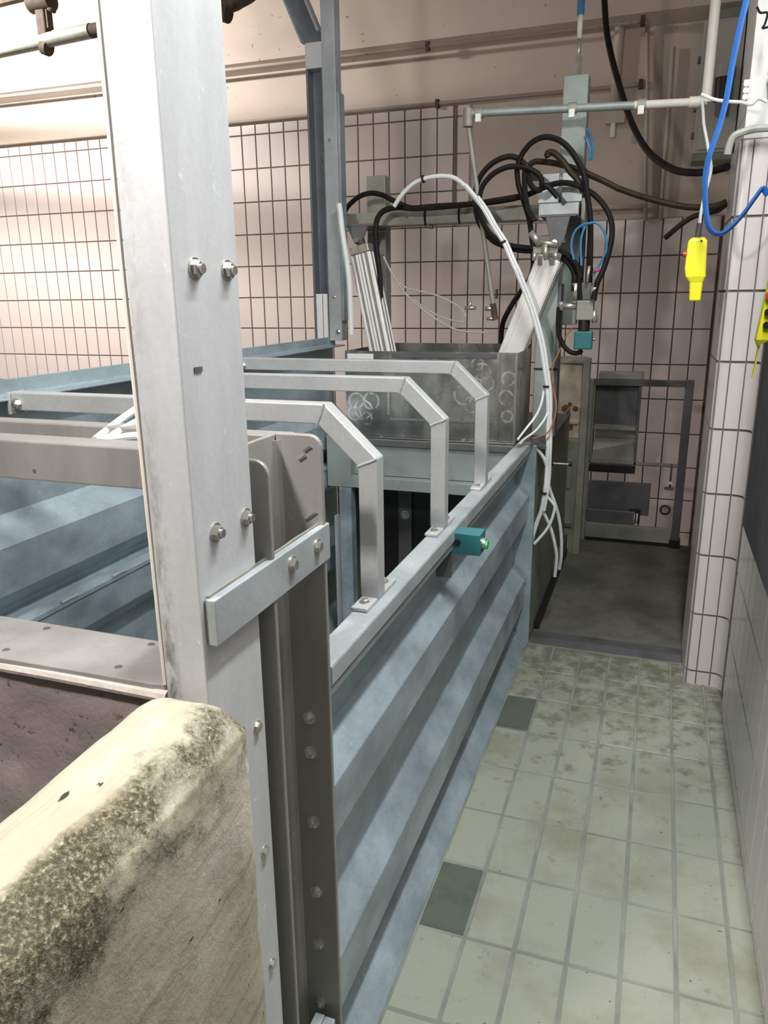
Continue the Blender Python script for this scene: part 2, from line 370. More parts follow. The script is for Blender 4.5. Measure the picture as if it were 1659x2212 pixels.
    def build(s, name, mat, parent=None, bevel=0.0, org=None, seg=2):
        o_ = ORG[parent.name] if parent else (org or (0, 0, 0))
        me = s.mesh(name, mat, o_)
        ob = bpy.data.objects.new(name, me); COL.objects.link(ob)
        if parent: ob.parent = parent
        else: ob.location = o_
        ORG[ob.name] = o_
        if bevel:
            m = ob.modifiers.new('edge_bevel', 'BEVEL'); m.width = bevel; m.segments = seg; m.limit_method = 'ANGLE'; m.angle_limit = math.radians(35)
            m.harden_normals = False
        return ob
def tag(o, label=None, cat=None, group=None, kind=None):
    if label: o['label'] = label
    if cat: o['category'] = cat
    if group: o['group'] = group
    if kind: o['kind'] = kind
    return o
def thing(name, label, cat, loc, group=None):
    o = bpy.data.objects.new(name, None); COL.objects.link(o); o.location = loc; o.empty_display_size = 0.05
    ORG[o.name] = tuple(loc)
    return tag(o, label, cat, group)
def struct(o): o['kind'] = 'structure'; return o
def link_mesh(name, me, loc, parent, rot=None):
    o = bpy.data.objects.new(name, me); COL.objects.link(o); o.parent = parent
    po = ORG[parent.name]; o.location = (loc[0]-po[0], loc[1]-po[1], loc[2]-po[2])
    if rot: o.rotation_euler = rot
    ORG[o.name] = tuple(loc)
    return o
def single(mb, name, mat, label, cat, org, group=None, bevel=0):
    return tag(mb.build(name, mat, None, bevel, org), label, cat, group)

def bolt_mesh(name, r, mat, stub=0.0, washer=True):
    """hex head (or nut with thread stub) on a washer, axis +z"""
    m = MB(); z = 0
    if washer: m.cyl((0,0,0), (0,0,r*0.22), r*1.28, 18); z = r*0.22
    m.cyl((0,0,z), (0,0,z+r*0.5), r, 6); m.cyl((0,0,z+r*0.5), (0,0,z+r*0.62), r*0.98, 6, r*0.8)
    if stub: m.cyl((0,0,z+r*0.62), (0,0,z+r*0.62+stub), r*0.55, 12)
    return m.mesh(name, mat)
BOLT = {}
def bolt(parent, loc, direction, r=0.0085, kind='head', mat='bolt_steel', twist=0.3):
    key = (r, kind, mat)
    if key not in BOLT: BOLT[key] = bolt_mesh('bolt', r, mat, 0.0 if kind == 'head' else r*0.4)
    o = link_mesh('bolt', BOLT[key], loc, parent)
    q = Vector(direction).to_track_quat('Z', 'Y'); o.rotation_mode = 'QUATERNION'
    from mathutils import Quaternion
    o.rotation_quaternion = q @ Quaternion((0, 0, 1), twist)
    return o

# ------------------------------------------------------------------ room shell
XR = 0.346       # right wall
YB = 5.96        # back wall
HC = 4.35        # ceiling height
def tile_geo(w, h, t=0.009, ch=0.0025):
    """tile lying in the xy plane, front towards +z, chamfered edge"""
    a, b = w/2, h/2
    vs = [(-a,-b,0),(a,-b,0),(a,b,0),(-a,b,0),(-a,-b,t-ch),(a,-b,t-ch),(a,b,t-ch),(-a,b,t-ch),(-a+ch,-b+ch,t),(a-ch,-b+ch,t),(a-ch,b-ch,t),(-a+ch,b-ch,t)]
    fs = [(8,9,10,11),(4,5,9,8),(5,6,10,9),(6,7,11,10),(7,4,8,11),(0,1,5,4),(1,2,6,5),(2,3,7,6),(3,0,4,7)]
    return vs, fs
TM = {}
def tile_mesh(w, h, mat, t=0.009):
    k = (round(w, 4), round(h, 4), mat)
    if k not in TM: TM[k] = MB().add(*tile_geo(w, h, t)).mesh('tile', mat)
    return TM[k]

# floor under everything: concrete slab with tiled aisle
pit = struct(MB().box(-7.5, XR+0.2, 5.0, YB+0.2, -0.6, -0.5).build('floor_pit', 'concrete_platform', org=(0, 5.5, -0.5)))
fl = struct(MB().box(-7.5, XR+0.2, -5.2, 5.0, -0.15, -0.0016).build('floor', 'grout_floor', org=(0, 1.5, -0.15)))
x0, y0 = 0.0306, 1.5325
DARK = {(-4, 0), (-4, 4), (-4, -6)}
for i in range(-4, 3):
    for j in range(-5, 7):
        xa, xb = x0+i*0.125+0.004, x0+(i+1)*0.125-0.004; ya, yb = y0+j*0.2487+0.004, y0+(j+1)*0.2487-0.004
        xb = min(xb, XR-0.002); yb = min(yb, 3.268)
        mat = 'floor_tile_dark' if (i, j) in DARK else 'floor_tile'
        o = link_mesh('tile', tile_mesh(xb-xa, yb-ya, mat), ((xa+xb)/2, (ya+yb)/2, -0.0085+random.uniform(-0.0006, 0.0004)), fl)
        o.rotation_euler = (random.uniform(-0.002, 0.002), random.uniform(-0.002, 0.002), 0)

# back wall: plaster, overhanging beam above, tiled field with a step at the right
wb = struct(MB().box(-7.5, XR+0.2, YB+0.004, YB+0.25, -0.6, HC).build('wall_back', 'wall_plaster', org=(-2, YB, 0)))
struct_field = MB().box(-7.45, -1.52, YB-0.001, YB+0.006, 0, 2.885).box(-1.52, XR, YB-0.001, YB+0.006, -0.5, 2.058)
struct_field.build('grout_field', 'grout_wall', wb)
cells = []
for i in range(-60, 3):
    xa, xb = 0.083+(i-1)*0.125+0.0045, 0.083+i*0.125-0.0045
    if i == 2: xb = 0.083+2*0.125-0.0045
    xb = min(xb, XR-0.003)
    if xb-xa < 0.02 or xa < -7.4: continue
    for j in range(-3, 12):
        za, zb = 0.059+j*0.25+0.0045, 0.059+(j+1)*0.25-0.0045
        top = 2.882 if xa < -1.5 else 2.06
        za = max(za, -0.495); zb = min(zb, top)
        if zb-za < 0.02: continue
        cells.append((xa, xb, za, zb))
def vis(c):
    x, z = (c[0]+c[1])/2, (c[2]+c[3])/2
    if x < -5.8: return False
    if x > -0.62: return z > -0.3
    return z > (1.25 if x > -2.6 else 0.9)
front = sorted([c for c in cells if vis(c)], key=lambda c: -c[0])[:300]
fset = set(front); rest = MB()
for c in cells:
    w, h = c[1]-c[0], c[3]-c[2]; cx, cz = (c[0]+c[1])/2, (c[2]+c[3])/2
    if c in fset:
        o = link_mesh('tile', tile_mesh(w, h, 'wall_tile'), (cx, YB, cz), wb, (math.pi/2, 0, 0))
        o.rotation_euler = (math.pi/2+random.uniform(-.002, .002), random.uniform(-.001, .001), random.uniform(-.002, .002))
    else:
        vs_, fs_ = tile_geo(w, h); rest.add([(cx+v[0], YB-v[2], cz+v[1]) for v in vs_], fs_)
tag(rest.build('tile_field', 'wall_tile', wb), kind='stuff')
struct(MB().prism([(YB+0.01, 3.24), (YB-0.13, 3.29), (YB-0.13, HC), (YB+0.01, HC)], -7.5, XR, 'x').build('trim_1', 'wall_plaster', org=(-2, YB, 3.24)))
struct(MB().box(-1.535, -1.515, YB-0.012, YB+0.004, 2.06, 2.885).build('trim_2', 'grout_wall', org=(-1.52, YB, 2.06)))

struct(MB().box(-7.7, -7.5, -5.2, YB+0.25, -0.15, HC).build('wall_left', 'room_paint', org=(-7.6, 2, 0)))
struct(MB().box(-7.7, XR+0.2, -5.4, -5.2, -0.15, HC).build('wall_front', 'room_paint', org=(-3, -5.3, 0)))
struct(MB().box(-7.7, XR+0.2, -5.4, YB+0.25, HC, HC+0.1).build('ceiling', 'ceiling_paint', org=(-3, 2, HC)))

# right wall: tiled to 2.06 m, white plaster above
wr = struct(MB().box(XR+0.004, XR+0.2, -5.2, YB+0.2, -0.6, HC).build('wall_right', 'white_plaster', org=(XR, 2, 0)))
MB().box(XR-0.001, XR+0.008, -5.0, YB, -0.5, 2.058).build('grout_field', 'grout_right', wr)
for j in range(0, 8):
    za, zb = 0.059+(j-0)*0.25+0.004, 0.059+(j+1)*0.25-0.004
    for i in range(0, 22):
        ya, yb = 0.30+i*0.125+0.004, 0.30+(i+1)*0.125-0.004
        if yb > 3.04 or ya < 0.63: continue
        link_mesh('tile', tile_mesh(yb-ya, zb-za, 'right_tile'), (XR, (ya+yb)/2, (za+zb)/2), wr, (math.pi/2, 0, -math.pi/2))
for i in range(0, 22):
    ya, yb = 0.30+i*0.125+0.004, 0.30+(i+1)*0.125-0.004
    if yb < 3.04 and ya > 0.63: link_mesh('tile', tile_mesh(yb-ya, 0.052, 'right_tile'), (XR, (ya+yb)/2, 0.028), wr, (math.pi/2, 0, -math.pi/2))

# unseen dark panel added beside the camera to cut stray fill light
dr = struct(MB().box(XR-0.012, XR-0.002, -1.6, 0.62, 0.0, 2.15).build('added_fill_blocker', 'grey_board', org=(XR, -0.5, 0), bevel=0.003))
MB().box(XR-0.03, XR-0.0125, 0.62-0.06, 0.62, 0.0, 2.2).build('blocker_edge', 'dark_steel', dr, 0.002)
# pilaster with rounded tiles
PX0, PY0 = 0.204, 3.10
pil = struct(MB().box(PX0+0.012, XR+0.05, PY0+0.012, 3.48, -0.05, HC).build('wall_pilaster', 'white_plaster', org=(0.27, 3.2, 0)))
MB().box(PX0+0.006, XR+0.02, PY0+0.006, 3.474, -0.05, 2.06).build('grout_core', 'grout_right', pil)
def arc(cx, cy, r, a0, a1, n=14): return [(cx+r*math.cos(math.radians(a0+(a1-a0)*k/n)), cy+r*math.sin(math.radians(a0+(a1-a0)*k/n))) for k in range(n+1)]
runs = [[(PX0, 3.215)] + arc(PX0+0.03, PY0+0.03, 0.03, 180, 270) + [(0.2475, PY0)],
        [(0.2525, PY0), (0.3005, PY0)],
        [(0.3055, PY0)] + arc(0.308, PY0-0.036, 0.036, 90, 0) + [(XR-0.002, 3.045)],
        [(PX0, 3.225), (PX0, 3.345)], [(PX0, 3.355), (PX0, 3.47)]]
def offset(run, t):
    out = []
    for i, p in enumerate(run):
        a = Vector(run[max(0, i-1)]); b = Vector(run[min(len(run)-1, i+1)]); d = (b-a).normalized(); out.append((p[0]-d.y*t, p[1]+d.x*t))
    return out
runs[3].reverse(); runs[4].reverse()
for run in runs:
    inn = offset(run, 0.010)
    poly = run + inn[::-1]
    for z0, z1 in [(0.001, 0.0545)] + [(0.0635+j*0.25, 0.0635+j*0.25+0.241) for j in range(8)]:
        zc = (z0+z1)/2
        k = (tuple(run), round(z1-z0, 3))
        if k not in TM: TM[k] = MB().prism(poly, -(z1-z0)/2, (z1-z0)/2, 'z').mesh('tile', 'right_tile')
        link_mesh('tile', TM[k], (0, 0, zc), pil)

# raised machine platform at the far end of the aisle
plat = struct(MB().box(-0.46, XR, 3.33, 4.98, -0.02, 0.012).build('floor_platform', 'concrete_platform', org=(0, 4, 0), bevel=0.004))
MB().prism([(3.27, -0.006), (3.332, 0.013), (3.40, 0.013), (3.40, -0.006)], -0.46, 0.205, 'x').build('edge_strip', 'dark_steel', plat)

# lamp housings
for nm, loc, ly, lx, w, c in LAMPS:
    t = thing(nm, {'aisle_tube_light': 'long white tube light hanging above the tiled aisle', 'entry_globe_light': 'round white globe light hanging above the entry race', 'hall_tube_light': 'long white tube light hanging by the left end of the tiled wall'}[nm], 'lamp', (loc[0], loc[1], loc[2]+0.01))
    if 'globe' in nm:
        MB().cyl((loc[0], loc[1], loc[2]+0.085), (loc[0], loc[1], loc[2]+0.12), 0.08, 20).build('housing', 'lamp_housing', t, 0.008)
        MB().cyl((loc[0], loc[1], loc[2]+0.12), (loc[0], loc[1], HC), 0.006, 8).build('rod', 'lamp_housing', t)
        continue
    MB().box(loc[0]-lx/2-0.01, loc[0]+lx/2+0.01, loc[1]-ly/2-0.01, loc[1]+ly/2+0.01, loc[2]+0.012, loc[2]+0.075).build('housing', 'lamp_housing', t, 0.008)
    for s in (-0.4, 0.4):
        dx, dy = (0, s*ly) if ly > lx else (s*lx, 0)
        MB().cyl((loc[0]+dx, loc[1]+dy, loc[2]+0.07), (loc[0]+dx, loc[1]+dy, HC), 0.006, 8).build('rod', 'lamp_housing', t)

# ------------------------------------------------------------------ concrete race wall in the foreground
def race_wall():
    ZT = 1.09; ny, prof = 150, []
    w = 0.140
    # cross-section from outer foot over the rounded top to inner foot: (u across from right face to left, z, wear)
    for k in range(46): prof.append((0.0, 0.02 + (ZT-0.06-0.02)*k/45.0))
    R1, R2 = 0.058, 0.030
    prof = [(0.0, z) for z in [0.02 + (ZT-R1-0.02)*(k/60.0) for k in range(61)]]
    for k in range(1, 19):
        a = math.pi/2*k/18; prof.append((R1-R1*math.cos(a), ZT-R1+R1*math.sin(a)))
    for k in range(1, 13): prof.append((R1+(w-R1-R2)*k/13.0, ZT))
    for k in range(0, 10):
        a = math.pi/2*k/9; prof.append((w-R2+R2*math.sin(a), ZT-R2+R2*math.cos(a)))
    prof += [(w, z) for z in (1.0, 0.9, 0.7, 0.4, 0.02)]
    verts, faces, wear = [], [], []
    m = len(prof)
    YE = 0.722
    for i in range(ny+1):
        y = YE - (YE+0.75)*(i/ny)**1.15
        xr = -0.428 + (YE-y)*0.045
        e = max(0.0, 1-i/9.0)          # rounded far end
        for (u, z) in prof:
            shr = e*e*0.012
            uu = min(max(u, shr), w-shr*0.6)
            x = xr - uu; zz = z - (e*e*0.022 if z > 1.0 else 0)
            p = Vector((x, y, zz))
            wv = 0.9*math.exp(-((u-0.026)/0.036)**2) if z > ZT-0.06 else max(0, 1-(ZT-0.055-z)/0.075)*0.72
            if u > 0.09: wv = 0
            n1 = noise.fractal(p*7, 1.0, 2.0, 4); n2 = noise.fractal(p*38, 1.0, 2.1, 5); n3 = noise.noise(p*4.3)
            wv = min(1, max(0, wv*(0.95+0.7*n3)))
            dsp = 0.0022*n1 + (0.0012+0.0032*wv)*n2 - 0.003*wv
            if z < ZT-0.06 and u < 0.01 and y > 0.60: dsp += 0.003*max(0, noise.noise(p*30))*((y-0.60)/0.12)
            nx = 1.0 if u < 0.01 else (-1.0 if u > w-0.005 else 0.0)
            if z > ZT-R1 and u <= R1: nx = (R1-u)/R1
            nz = 1.0 if z >= ZT-0.03 else (0.0 if nx else 0)
            verts.append((x+nx*dsp, y + 0.002*n1*e, zz+nz*dsp)); wear.append(wv)
    for i in range(ny):
        for j in range(m-1):
            faces.append((i*m+j, i*m+j+1, (i+1)*m+j+1, (i+1)*m+j))
    faces.append(tuple(range(m-1, -1, -1)))
    faces.append(tuple(ny*m+j for j in range(m)))
    me = bpy.data.meshes.new('concrete_wall'); org = (-0.49, 0.3, 0)
    me.from_pydata([(v[0]-org[0], v[1]-org[1], v[2]-org[2]) for v in verts], [], faces)
    at = me.attributes.new('wear', 'FLOAT', 'POINT'); at.data.foreach_set('value', wear)
    me.polygons.foreach_set('use_smooth', [True]*len(faces)); me.materials.append(MATS['race_concrete'])
    bm = bmesh.new(); bm.from_mesh(me); bmesh.ops.recalc_face_normals(bm, faces=bm.faces); bm.to_mesh(me); bm.free()
    o = bpy.data.objects.new('concrete_wall', me); COL.objects.link(o); o.location = org
    tag(o, 'low pale concrete wall with a rounded stained top in the foreground', 'wall')
race_wall()

tw = MB(); nx, nz = 60, 60
gv = []
for i in range(nx+1):
    for k in range(nz+1):
        x = -1.62 + (1.62-0.57)*i/nx; z = 1.03*k/nz
        gv.append((x, 0.795 + 0.010*noise.fractal(Vector((x*6, 0, z*6)), 1, 2, 5) - 0.006*(k == nz), z))
tw.add(gv, [(i*(nz+1)+k, (i+1)*(nz+1)+k, (i+1)*(nz+1)+k+1, i*(nz+1)+k+1) for i in range(nx) for k in range(nz)], True)
tw.box(-1.62, -0.57, 0.815, 0.93, 0, 1.03)
th = thing('threshold_wall', 'grimy brown concrete threshold wall below the grey plate', 'wall', (-1.1, 0.86, 0))
tw.build('wall_body', 'concrete_dirty', th)
MB().tube([(-1.62, 0.792, 1.030), (-1.3, 0.788, 1.028), (-1.0, 0.790, 1.026), (-0.8, 0.789, 1.028), (-0.6, 0.790, 1.026)], 0.009, 8, 8).build('sealant_bead', 'sealant', th)
pl = thing('threshold_plate', 'flat grey steel plate lying on the threshold with countersunk holes', 'plate', (-1.0, 0.845, 1.033))
MB().prism([(-1.6, 0.775), (-0.625, 0.788)] + [(-0.607, 0.792), (-0.600, 0.805)] + [(-0.600, 0.905), (-1.6, 0.912)], 1.033, 1.043).build('plate', 'galv_plate', pl, 0.002)
for x, y in ((-0.898, 0.890), (-0.70, 0.815), (-0.70, 0.893), (-0.90, 0.808), (-1.15, 0.81), (-1.15, 0.89)):
    MB().cyl((x, y, 1.0425), (x, y, 1.0442), 0.0065, 12, 0.005).build('screw', 'dark_steel', pl)

# ------------------------------------------------------------------ near post, channel behind it and the clamp bar
post = thing('steel_post', 'tall galvanised channel post rising in front of the low concrete wall', 'post', (-0.53, 0.806, 0))
U = [(-0.500, 0.736), (-0.500, 0.876), (-0.560, 0.876), (-0.560, 0.868), (-0.512, 0.864), (-0.508, 0.860), (-0.508, 0.752), (-0.512, 0.748), (-0.560, 0.744), (-0.560, 0.736)]
pch = MB().prism(U, 0.0, HC-0.02).build('channel', 'galv_post_stain', post, 0.002)
for y, z in ((0.779, 1.586), (0.849, 1.586), (0.856, 1.274), (0.781, 1.275), (0.851, 0.963), (0.850, 0.753), (0.850, 0.542), (0.850, 0.33)):
    bolt(pch, (-0.5, y, z), (1, 0, 0), 0.0098 if z > 1.1 else 0.0075, 'nut' if z > 1.1 else 'head', twist=random.uniform(0, 1))
MB().obox((-0.4995, 0.770, 1.475), (0,1,0), (0,0,1), (1,0,0), 0.008, 0.003, 0.001).build('scratch', 'dark_steel', pch)

ch = thing('channel_beam', 'upright galvanised channel with rounded top and a row of nuts behind the post', 'beam', (-0.53, 0.99, 0))
YN, YF, XT, XW = 0.900, 1.078, -0.487, -0.567
web = MB().box(XW-0.008, XW, YN, YF+0.010, 0.0, 1.345); web.build('web', 'galv_mill', ch, 0.002)
def flange(y0, y1, ztop):
    # plate in the xz plane with a rounded outer top corner
    r = 0.022; pts = [(XW, 0), (XT, 0)] + [(XT-r+r*math.cos(a), ztop-r+r*math.sin(a)) for a in [math.pi/2*k/6 for k in range(7)]] + [(XW, ztop)]
    return MB().prism(pts, y0, y1, 'y')
ffl = flange(YF, YF+0.010, 1.347).build('flange', 'galv_mill', ch, 0.0025)
flange(YN, YN+0.009, 1.342).build('flange', 'galv_mill', ch, 0.0025)
MB().prism([(XW-0.001, YF+0.001), (XW+0.012, YF+0.001), (XW+0.005, YF-0.004), (XW-0.001, YF-0.012)], 0.0, 1.335, 'z').build('fillet', 'galv_mill', ch)
for z in (0.844, 0.775, 0.630, 0.476, 0.355, 0.211):
    bolt(ffl, (-0.527, YF, z), (0, -1, 0), 0.0095, 'nut', twist=random.uniform(0, 1))
for p in [(-0.51, YF-0.001, 1.325), (-0.52, YF-0.001, 1.31), (-0.505, YF-0.001, 1.218), (-0.513, YF-0.001, 1.212)]:
    MB().tube([(p[0]-0.006, p[1], p[2]-0.004), p, (p[0]+0.006, p[1], p[2]+0.004)], 0.0035, 6, 3).build('weld_bead', 'bolt_steel', ffl)
cb = thing('clamp_bar', 'short horizontal galvanised angle bolted across the post and channel', 'bar', (-0.49, 0.92, 1.17))
MB().box(-0.4995, -0.4845, 0.744, 1.096, 1.139, 1.200).build('angle', 'galv', cb, 0.0018)
MB().tube([(-0.4975, 0.75+0.049*k, 1.2005+0.0006*math.sin(k*9)) for k in range(8)], 0.003, 6, 4).build('weld_bead', 'bolt_steel', cb)
for y, z in ((1.045, 1.175), (0.955, 1.176)):
    bolt(cb, (-0.4845, y, z), (1, 0, 0), 0.0095, 'head', twist=0.2)
br = thing('foot_bracket', 'small galvanised angle bracket at the foot of the channel', 'bracket', (-0.51, 1.0, 0))
MB().box(-0.532, -0.512, 0.93, 1.06, 0.0, 0.205).box(-0.5115, -0.490, 0.93, 1.06, 0.0, 0.203).build('plate', 'galv', br, 0.002)

# ------------------------------------------------------------------ corrugated side panel along the aisle
XO, XI = -0.488, -0.545
sp = thing('corrugated_panel', 'long corrugated galvanised side panel of the restraint box facing the aisle', 'panel', (-0.5, 2.17, 0))
prof = [(XI+0.01, 0.90), (XI, 0.89), (XI, 0.763), (XO, 0.706), (XO, 0.601), (XI, 0.544), (XI, 0.378), (XO, 0.321), (XO, 0.200), (XI, 0.143), (XI, 0.075), (-0.469, 0.002)]
MB().strip(prof, -0.005, 1.0885, 3.26).build('corrugated_sheet', 'galv_blue', sp, 0.0025)
MB().prism([(-0.541, 0.905), (-0.541, 0.943), (-0.538, 0.946), (-0.489, 0.946), (-0.485, 0.942), (-0.485, 0.908), (-0.493, 0.900), (-0.535, 0.900)], 1.0885, 3.262, 'y').build('top_rail', 'galv', sp, 0.002)
MB().strip([(-0.4935, 0.899), (-0.4935, 0.888), (-0.52, 0.882)], 0.004, 1.0885, 3.26).build('rail_lip', 'galv', sp)
MB().box(-0.548, -0.462, 3.2605, 3.268, 0.0, 0.93).build('end_flange', 'galv_blue', sp, 0.002)
for z in (0.735, 0.352, 0.04):
    MB().obox((-0.513, 3.24, z+0.0), (1,0,-1), (0,1,0), (1,0,1), 0.045, 0.006, 0.006).build('weld_bead', 'stainless', sp)
MB().cyl((-0.5445, 1.118, 0.855), (-0.5395, 1.118, 0.855), 0.013, 18).build('drain_hole', 'black_plastic', sp)

# guard hoops
def hoop(y, label):
    h = thing('guard_hoop', label, 'guard rail', (-0.525, y+0.02, 0.946), 'guard hoops across the box')
    tb = MB().sweep_rect([(-0.525, y+0.02, 0.954), (-0.525, y+0.02, 1.238), (-0.622, y+0.02, 1.331), (-1.402, y+0.02, 1.331)], (0, 1, 0), 0.040, 0.040).build('tube', 'galv_hoop', h, 0.0025)
    fp = MB().box(-0.543, -0.507, y-0.062, y+0.122, 0.946, 0.955).build('foot_plate', 'galv_hoop', h, 0.003)
    bolt(fp, (-0.525, y-0.030, 0.955), (0, 0, 1), 0.0085, 'head', twist=0.1)
    bolt(fp, (-0.525, y+0.090, 0.955), (0, 0, 1), 0.0085, 'head', twist=0.5)
    for cx, cz in ((-0.525, 1.238), (-0.622, 1.331)):
        d = Vector((-1, 0, 1)).normalized(); e = Vector((1, 0, 0.45)).normalized() if cz < 1.3 else Vector((0.42, 0, 1)).normalized()
        L = 0.0225
        a = Vector((cx, y-0.0005, cz))
        pts = [a - e*L + Vector((0, random.uniform(-.0005, .0005), random.uniform(-.001, .001))) + e*2*L*k/6 for k in range(7)]
        MB().tube(pts, 0.0026, 6, 2).build('weld_bead', 'galv_hoop', tb)
    ep = MB().box(-1.412, -1.402, y-0.004, y+0.044, 1.30, 1.352).build('end_plate', 'galv_hoop', h, 0.002)
    bolt(ep, (-1.385, y, 1.325), (0, -1, 0), 0.011, 'nut', twist=0.3)
hoop(1.38, 'bent square-tube guard hoop nearest the tall channel post')
hoop(1.90, 'middle one of the three bent square-tube guard hoops, beside the teal sensor')
hoop(2.42, 'farthest bent square-tube guard hoop, right in front of the shiny tank')

def crossbar(name, y0, y1, z0, z1, x0, x1, label):
    t = thing(name, label, 'bar', ((x0+x1)/2, (y0+y1)/2, z0), 'cross bars behind the near post')
    MB().box(x0, x1, y0, y1, z0, z1).build('tube', 'galv_mill', t, 0.003)
    MB().box(x0-0.004, x0, y0-0.006, y1+0.006, z0-0.008, z1+0.008).build('end_plate', 'galv_hoop', t, 0.001)
    return t
c1 = crossbar('cross_bar', 0.998, 1.055, 1.258, 1.326, -1.41, -0.577, 'nearest and thickest square cross bar left of the tall post')
MB().cyl((-0.985, 0.9985, 1.275), (-0.985, 0.9975, 1.275), 0.004, 10).build('plug', 'dark_steel', c1)
crossbar('cross_bar', 1.135, 1.175, 1.290, 1.332, -1.41, -0.577, 'second thinner cross bar just behind the thick one')

# left side panel of the box
lp = thing('corrugated_panel', 'far corrugated galvanised side panel on the left of the restraint box', 'panel', (-1.45, 2.2, 0))
lprof = [(-1.405, 0.0), (-1.47, 0.06), (-1.47, 0.23), (-1.41, 0.29), (-1.41, 0.40), (-1.47, 0.46), (-1.47, 0.64), (-1.405, 0.70), (-1.405, 0.785)]
MB().strip(lprof[::-1], -0.005, 1.197, 3.43).build('lower_sheet', 'galv_blue', lp, 0.0025)
uprof = [(-1.401, 0.788), (-1.401, 0.800), (-1.47, 0.812), (-1.47, 0.825), (-1.41, 0.883), (-1.41, 0.996), (-1.47, 1.056), (-1.47, 1.33)]
MB().strip(uprof[::-1], -0.005, 1.197, 3.43).build('upper_sheet', 'galv_blue', lp, 0.0025)
for k in range(9):
    y = 1.25+0.2*k
    MB().tube([(-1.402, y, 0.803), (-1.402, y+0.03, 0.804), (-1.402, y+0.06, 0.803)], 0.004, 6, 3).build('weld_bead', 'galv', lp)
MB().strip([(-1.405, 1.338), (-1.452, 1.338), (-1.456, 1.342), (-1.456, 1.376)], 0.006, 1.197, 3.43).build('top_angle', 'galv_blue', lp, 0.002)
lpost = thing('corner_post', 'galvanised channel post carrying the left end of the cross bars', 'post', (-1.45, 1.05, 0))
MB().prism([(-1.475, 0.985), (-1.475, 1.19), (-1.545, 1.19), (-1.545, 1.18), (-1.483, 1.18), (-1.483, 0.995), (-1.545, 0.995), (-1.545, 0.985)], 0, 1.34).build('channel', 'galv_post', lpost, 0.002)
MB().box(-1.475, -1.416, 1.0, 1.17, 1.25, 1.335).build('end_block', 'galv_post', lpost, 0.002)

# ------------------------------------------------------------------ teal sensor under the rail
sn = thing('sensor_box', 'small teal magnet sensor box on a bracket under the panel rail', 'sensor', (-0.45, 1.97, 0.83))
MB().box(-0.494, -0.414, 1.935, 2.00, 0.872, 0.932).build('body', 'teal_plastic', sn, 0.002)
MB().cyl((-0.478, 1.9345, 0.905), (-0.478, 1.9335, 0.905), 0.010, 16).build('hole', 'black_plastic', sn)
MB().cyl((-0.414, 1.962, 0.902), (-0.404, 1.962, 0.902), 0.015, 16).build('plug', 'zinc_fitting', sn)
MB().cyl((-0.404, 1.962, 0.898), (-0.398, 1.962, 0.898), 0.012, 14).build('indicator', 'green_light', sn)
MB().box(-0.538, -0.494, 1.937, 1.942, 0.80, 0.898).build('bracket', 'dark_steel', sn)

# ------------------------------------------------------------------ head end of the box: header, jambs, dark cavity
hd = thing('head_gate', 'galvanised head gate frame with a dark opening at the end of the box', 'gate', (-0.93, 3.2, 0))
MB().box(-1.31, -0.555, 3.215, 3.235, 0.765, 0.932).build('header_plate', 'galv_teal', hd, 0.002)
MB().box(-1.31, -0.555, 3.165, 3.215, 0.712, 0.764).build('header_lip', 'galv_teal', hd, 0.002)
MB().box(-1.31, -0.555, 3.20, 3.214, 0.905, 0.932).build('header_shadow', 'dark_steel', hd, 0.002)  # dark strip standing in for the shadow along the header top
MB().box(-1.345, -1.285, 3.16, 3.22, 0.0, 0.71).build('jamb', 'galv_blue', hd, 0.002)
MB().box(-1.359, -1.346, 3.13, 3.16, 0.0, 0.58).build('jamb_strip', 'galv', hd, 0.001)
MB().box(-1.40, -1.285, 3.16, 3.235, 0.712, 0.95).build('jamb_head', 'galv_teal', hd, 0.002)
MB().box(-0.60, -0.556, 3.17, 3.235, 0.0, 0.711).build('jamb', 'dark_steel', hd, 0.002)
body = thing('machine_body', 'dark green steel machine body standing below the shiny tank', 'machine', (-0.93, 3.7, 0))
MB().box(-0.475, -0.463, 3.27, 4.58, 0.0, 0.915).build('side_plate', 'green_paint', body, 0.002)
MB().box(-1.40, -1.388, 3.27, 4.25, 0.0, 0.93).build('side_plate', 'green_paint', body, 0.002)
MB().box(-1.388, -0.476, 4.238, 4.25, 0.0, 0.93).build('back_plate', 'dark_steel', body, 0.002)
MB().box(-1.388, -0.425, 3.27, 4.238, 0.9155, 0.93).build('top_plate', 'dark_steel', body, 0.002)
MB().box(-1.17, -1.10, 3.50, 3.52, 0.0, 0.9145).build('inner_bar', 'dark_steel', body, 0.002)
MB().box(-1.38, -0.54, 3.52, 3.535, 0.0, 0.9).build('cavity_shade', 'black_plastic', body)  # black sheet standing in for the shade inside the opening
bolt(body, (-1.134, 3.50, 0.502), (0, -1, 0), 0.017, 'head')
for y, z in ((3.36, 0.74), (3.36, 0.52), (3.5, 0.80), (3.9, 0.75)):
    MB().cyl((-0.463, y, z), (-0.4615, y, z), 0.007, 12).build('hole', 'black_plastic', body)
ss = thing('lever_handle', 'thin pale lever with black knobs sticking out beside the white tubes', 'lever', (-0.43, 3.7, 0.72))
MB().cyl((-0.463, 3.75, 0.755), (-0.372, 3.75, 0.755), 0.004, 8).build('rod', 'tube_white', ss)
MB().cyl((-0.4615, 3.75, 0.755), (-0.447, 3.75, 0.755), 0.011, 12).build('knob', 'black_plastic', ss)
MB().cyl((-0.372, 3.75, 0.755), (-0.358, 3.75, 0.755), 0.010, 12).build('knob', 'black_plastic', ss)

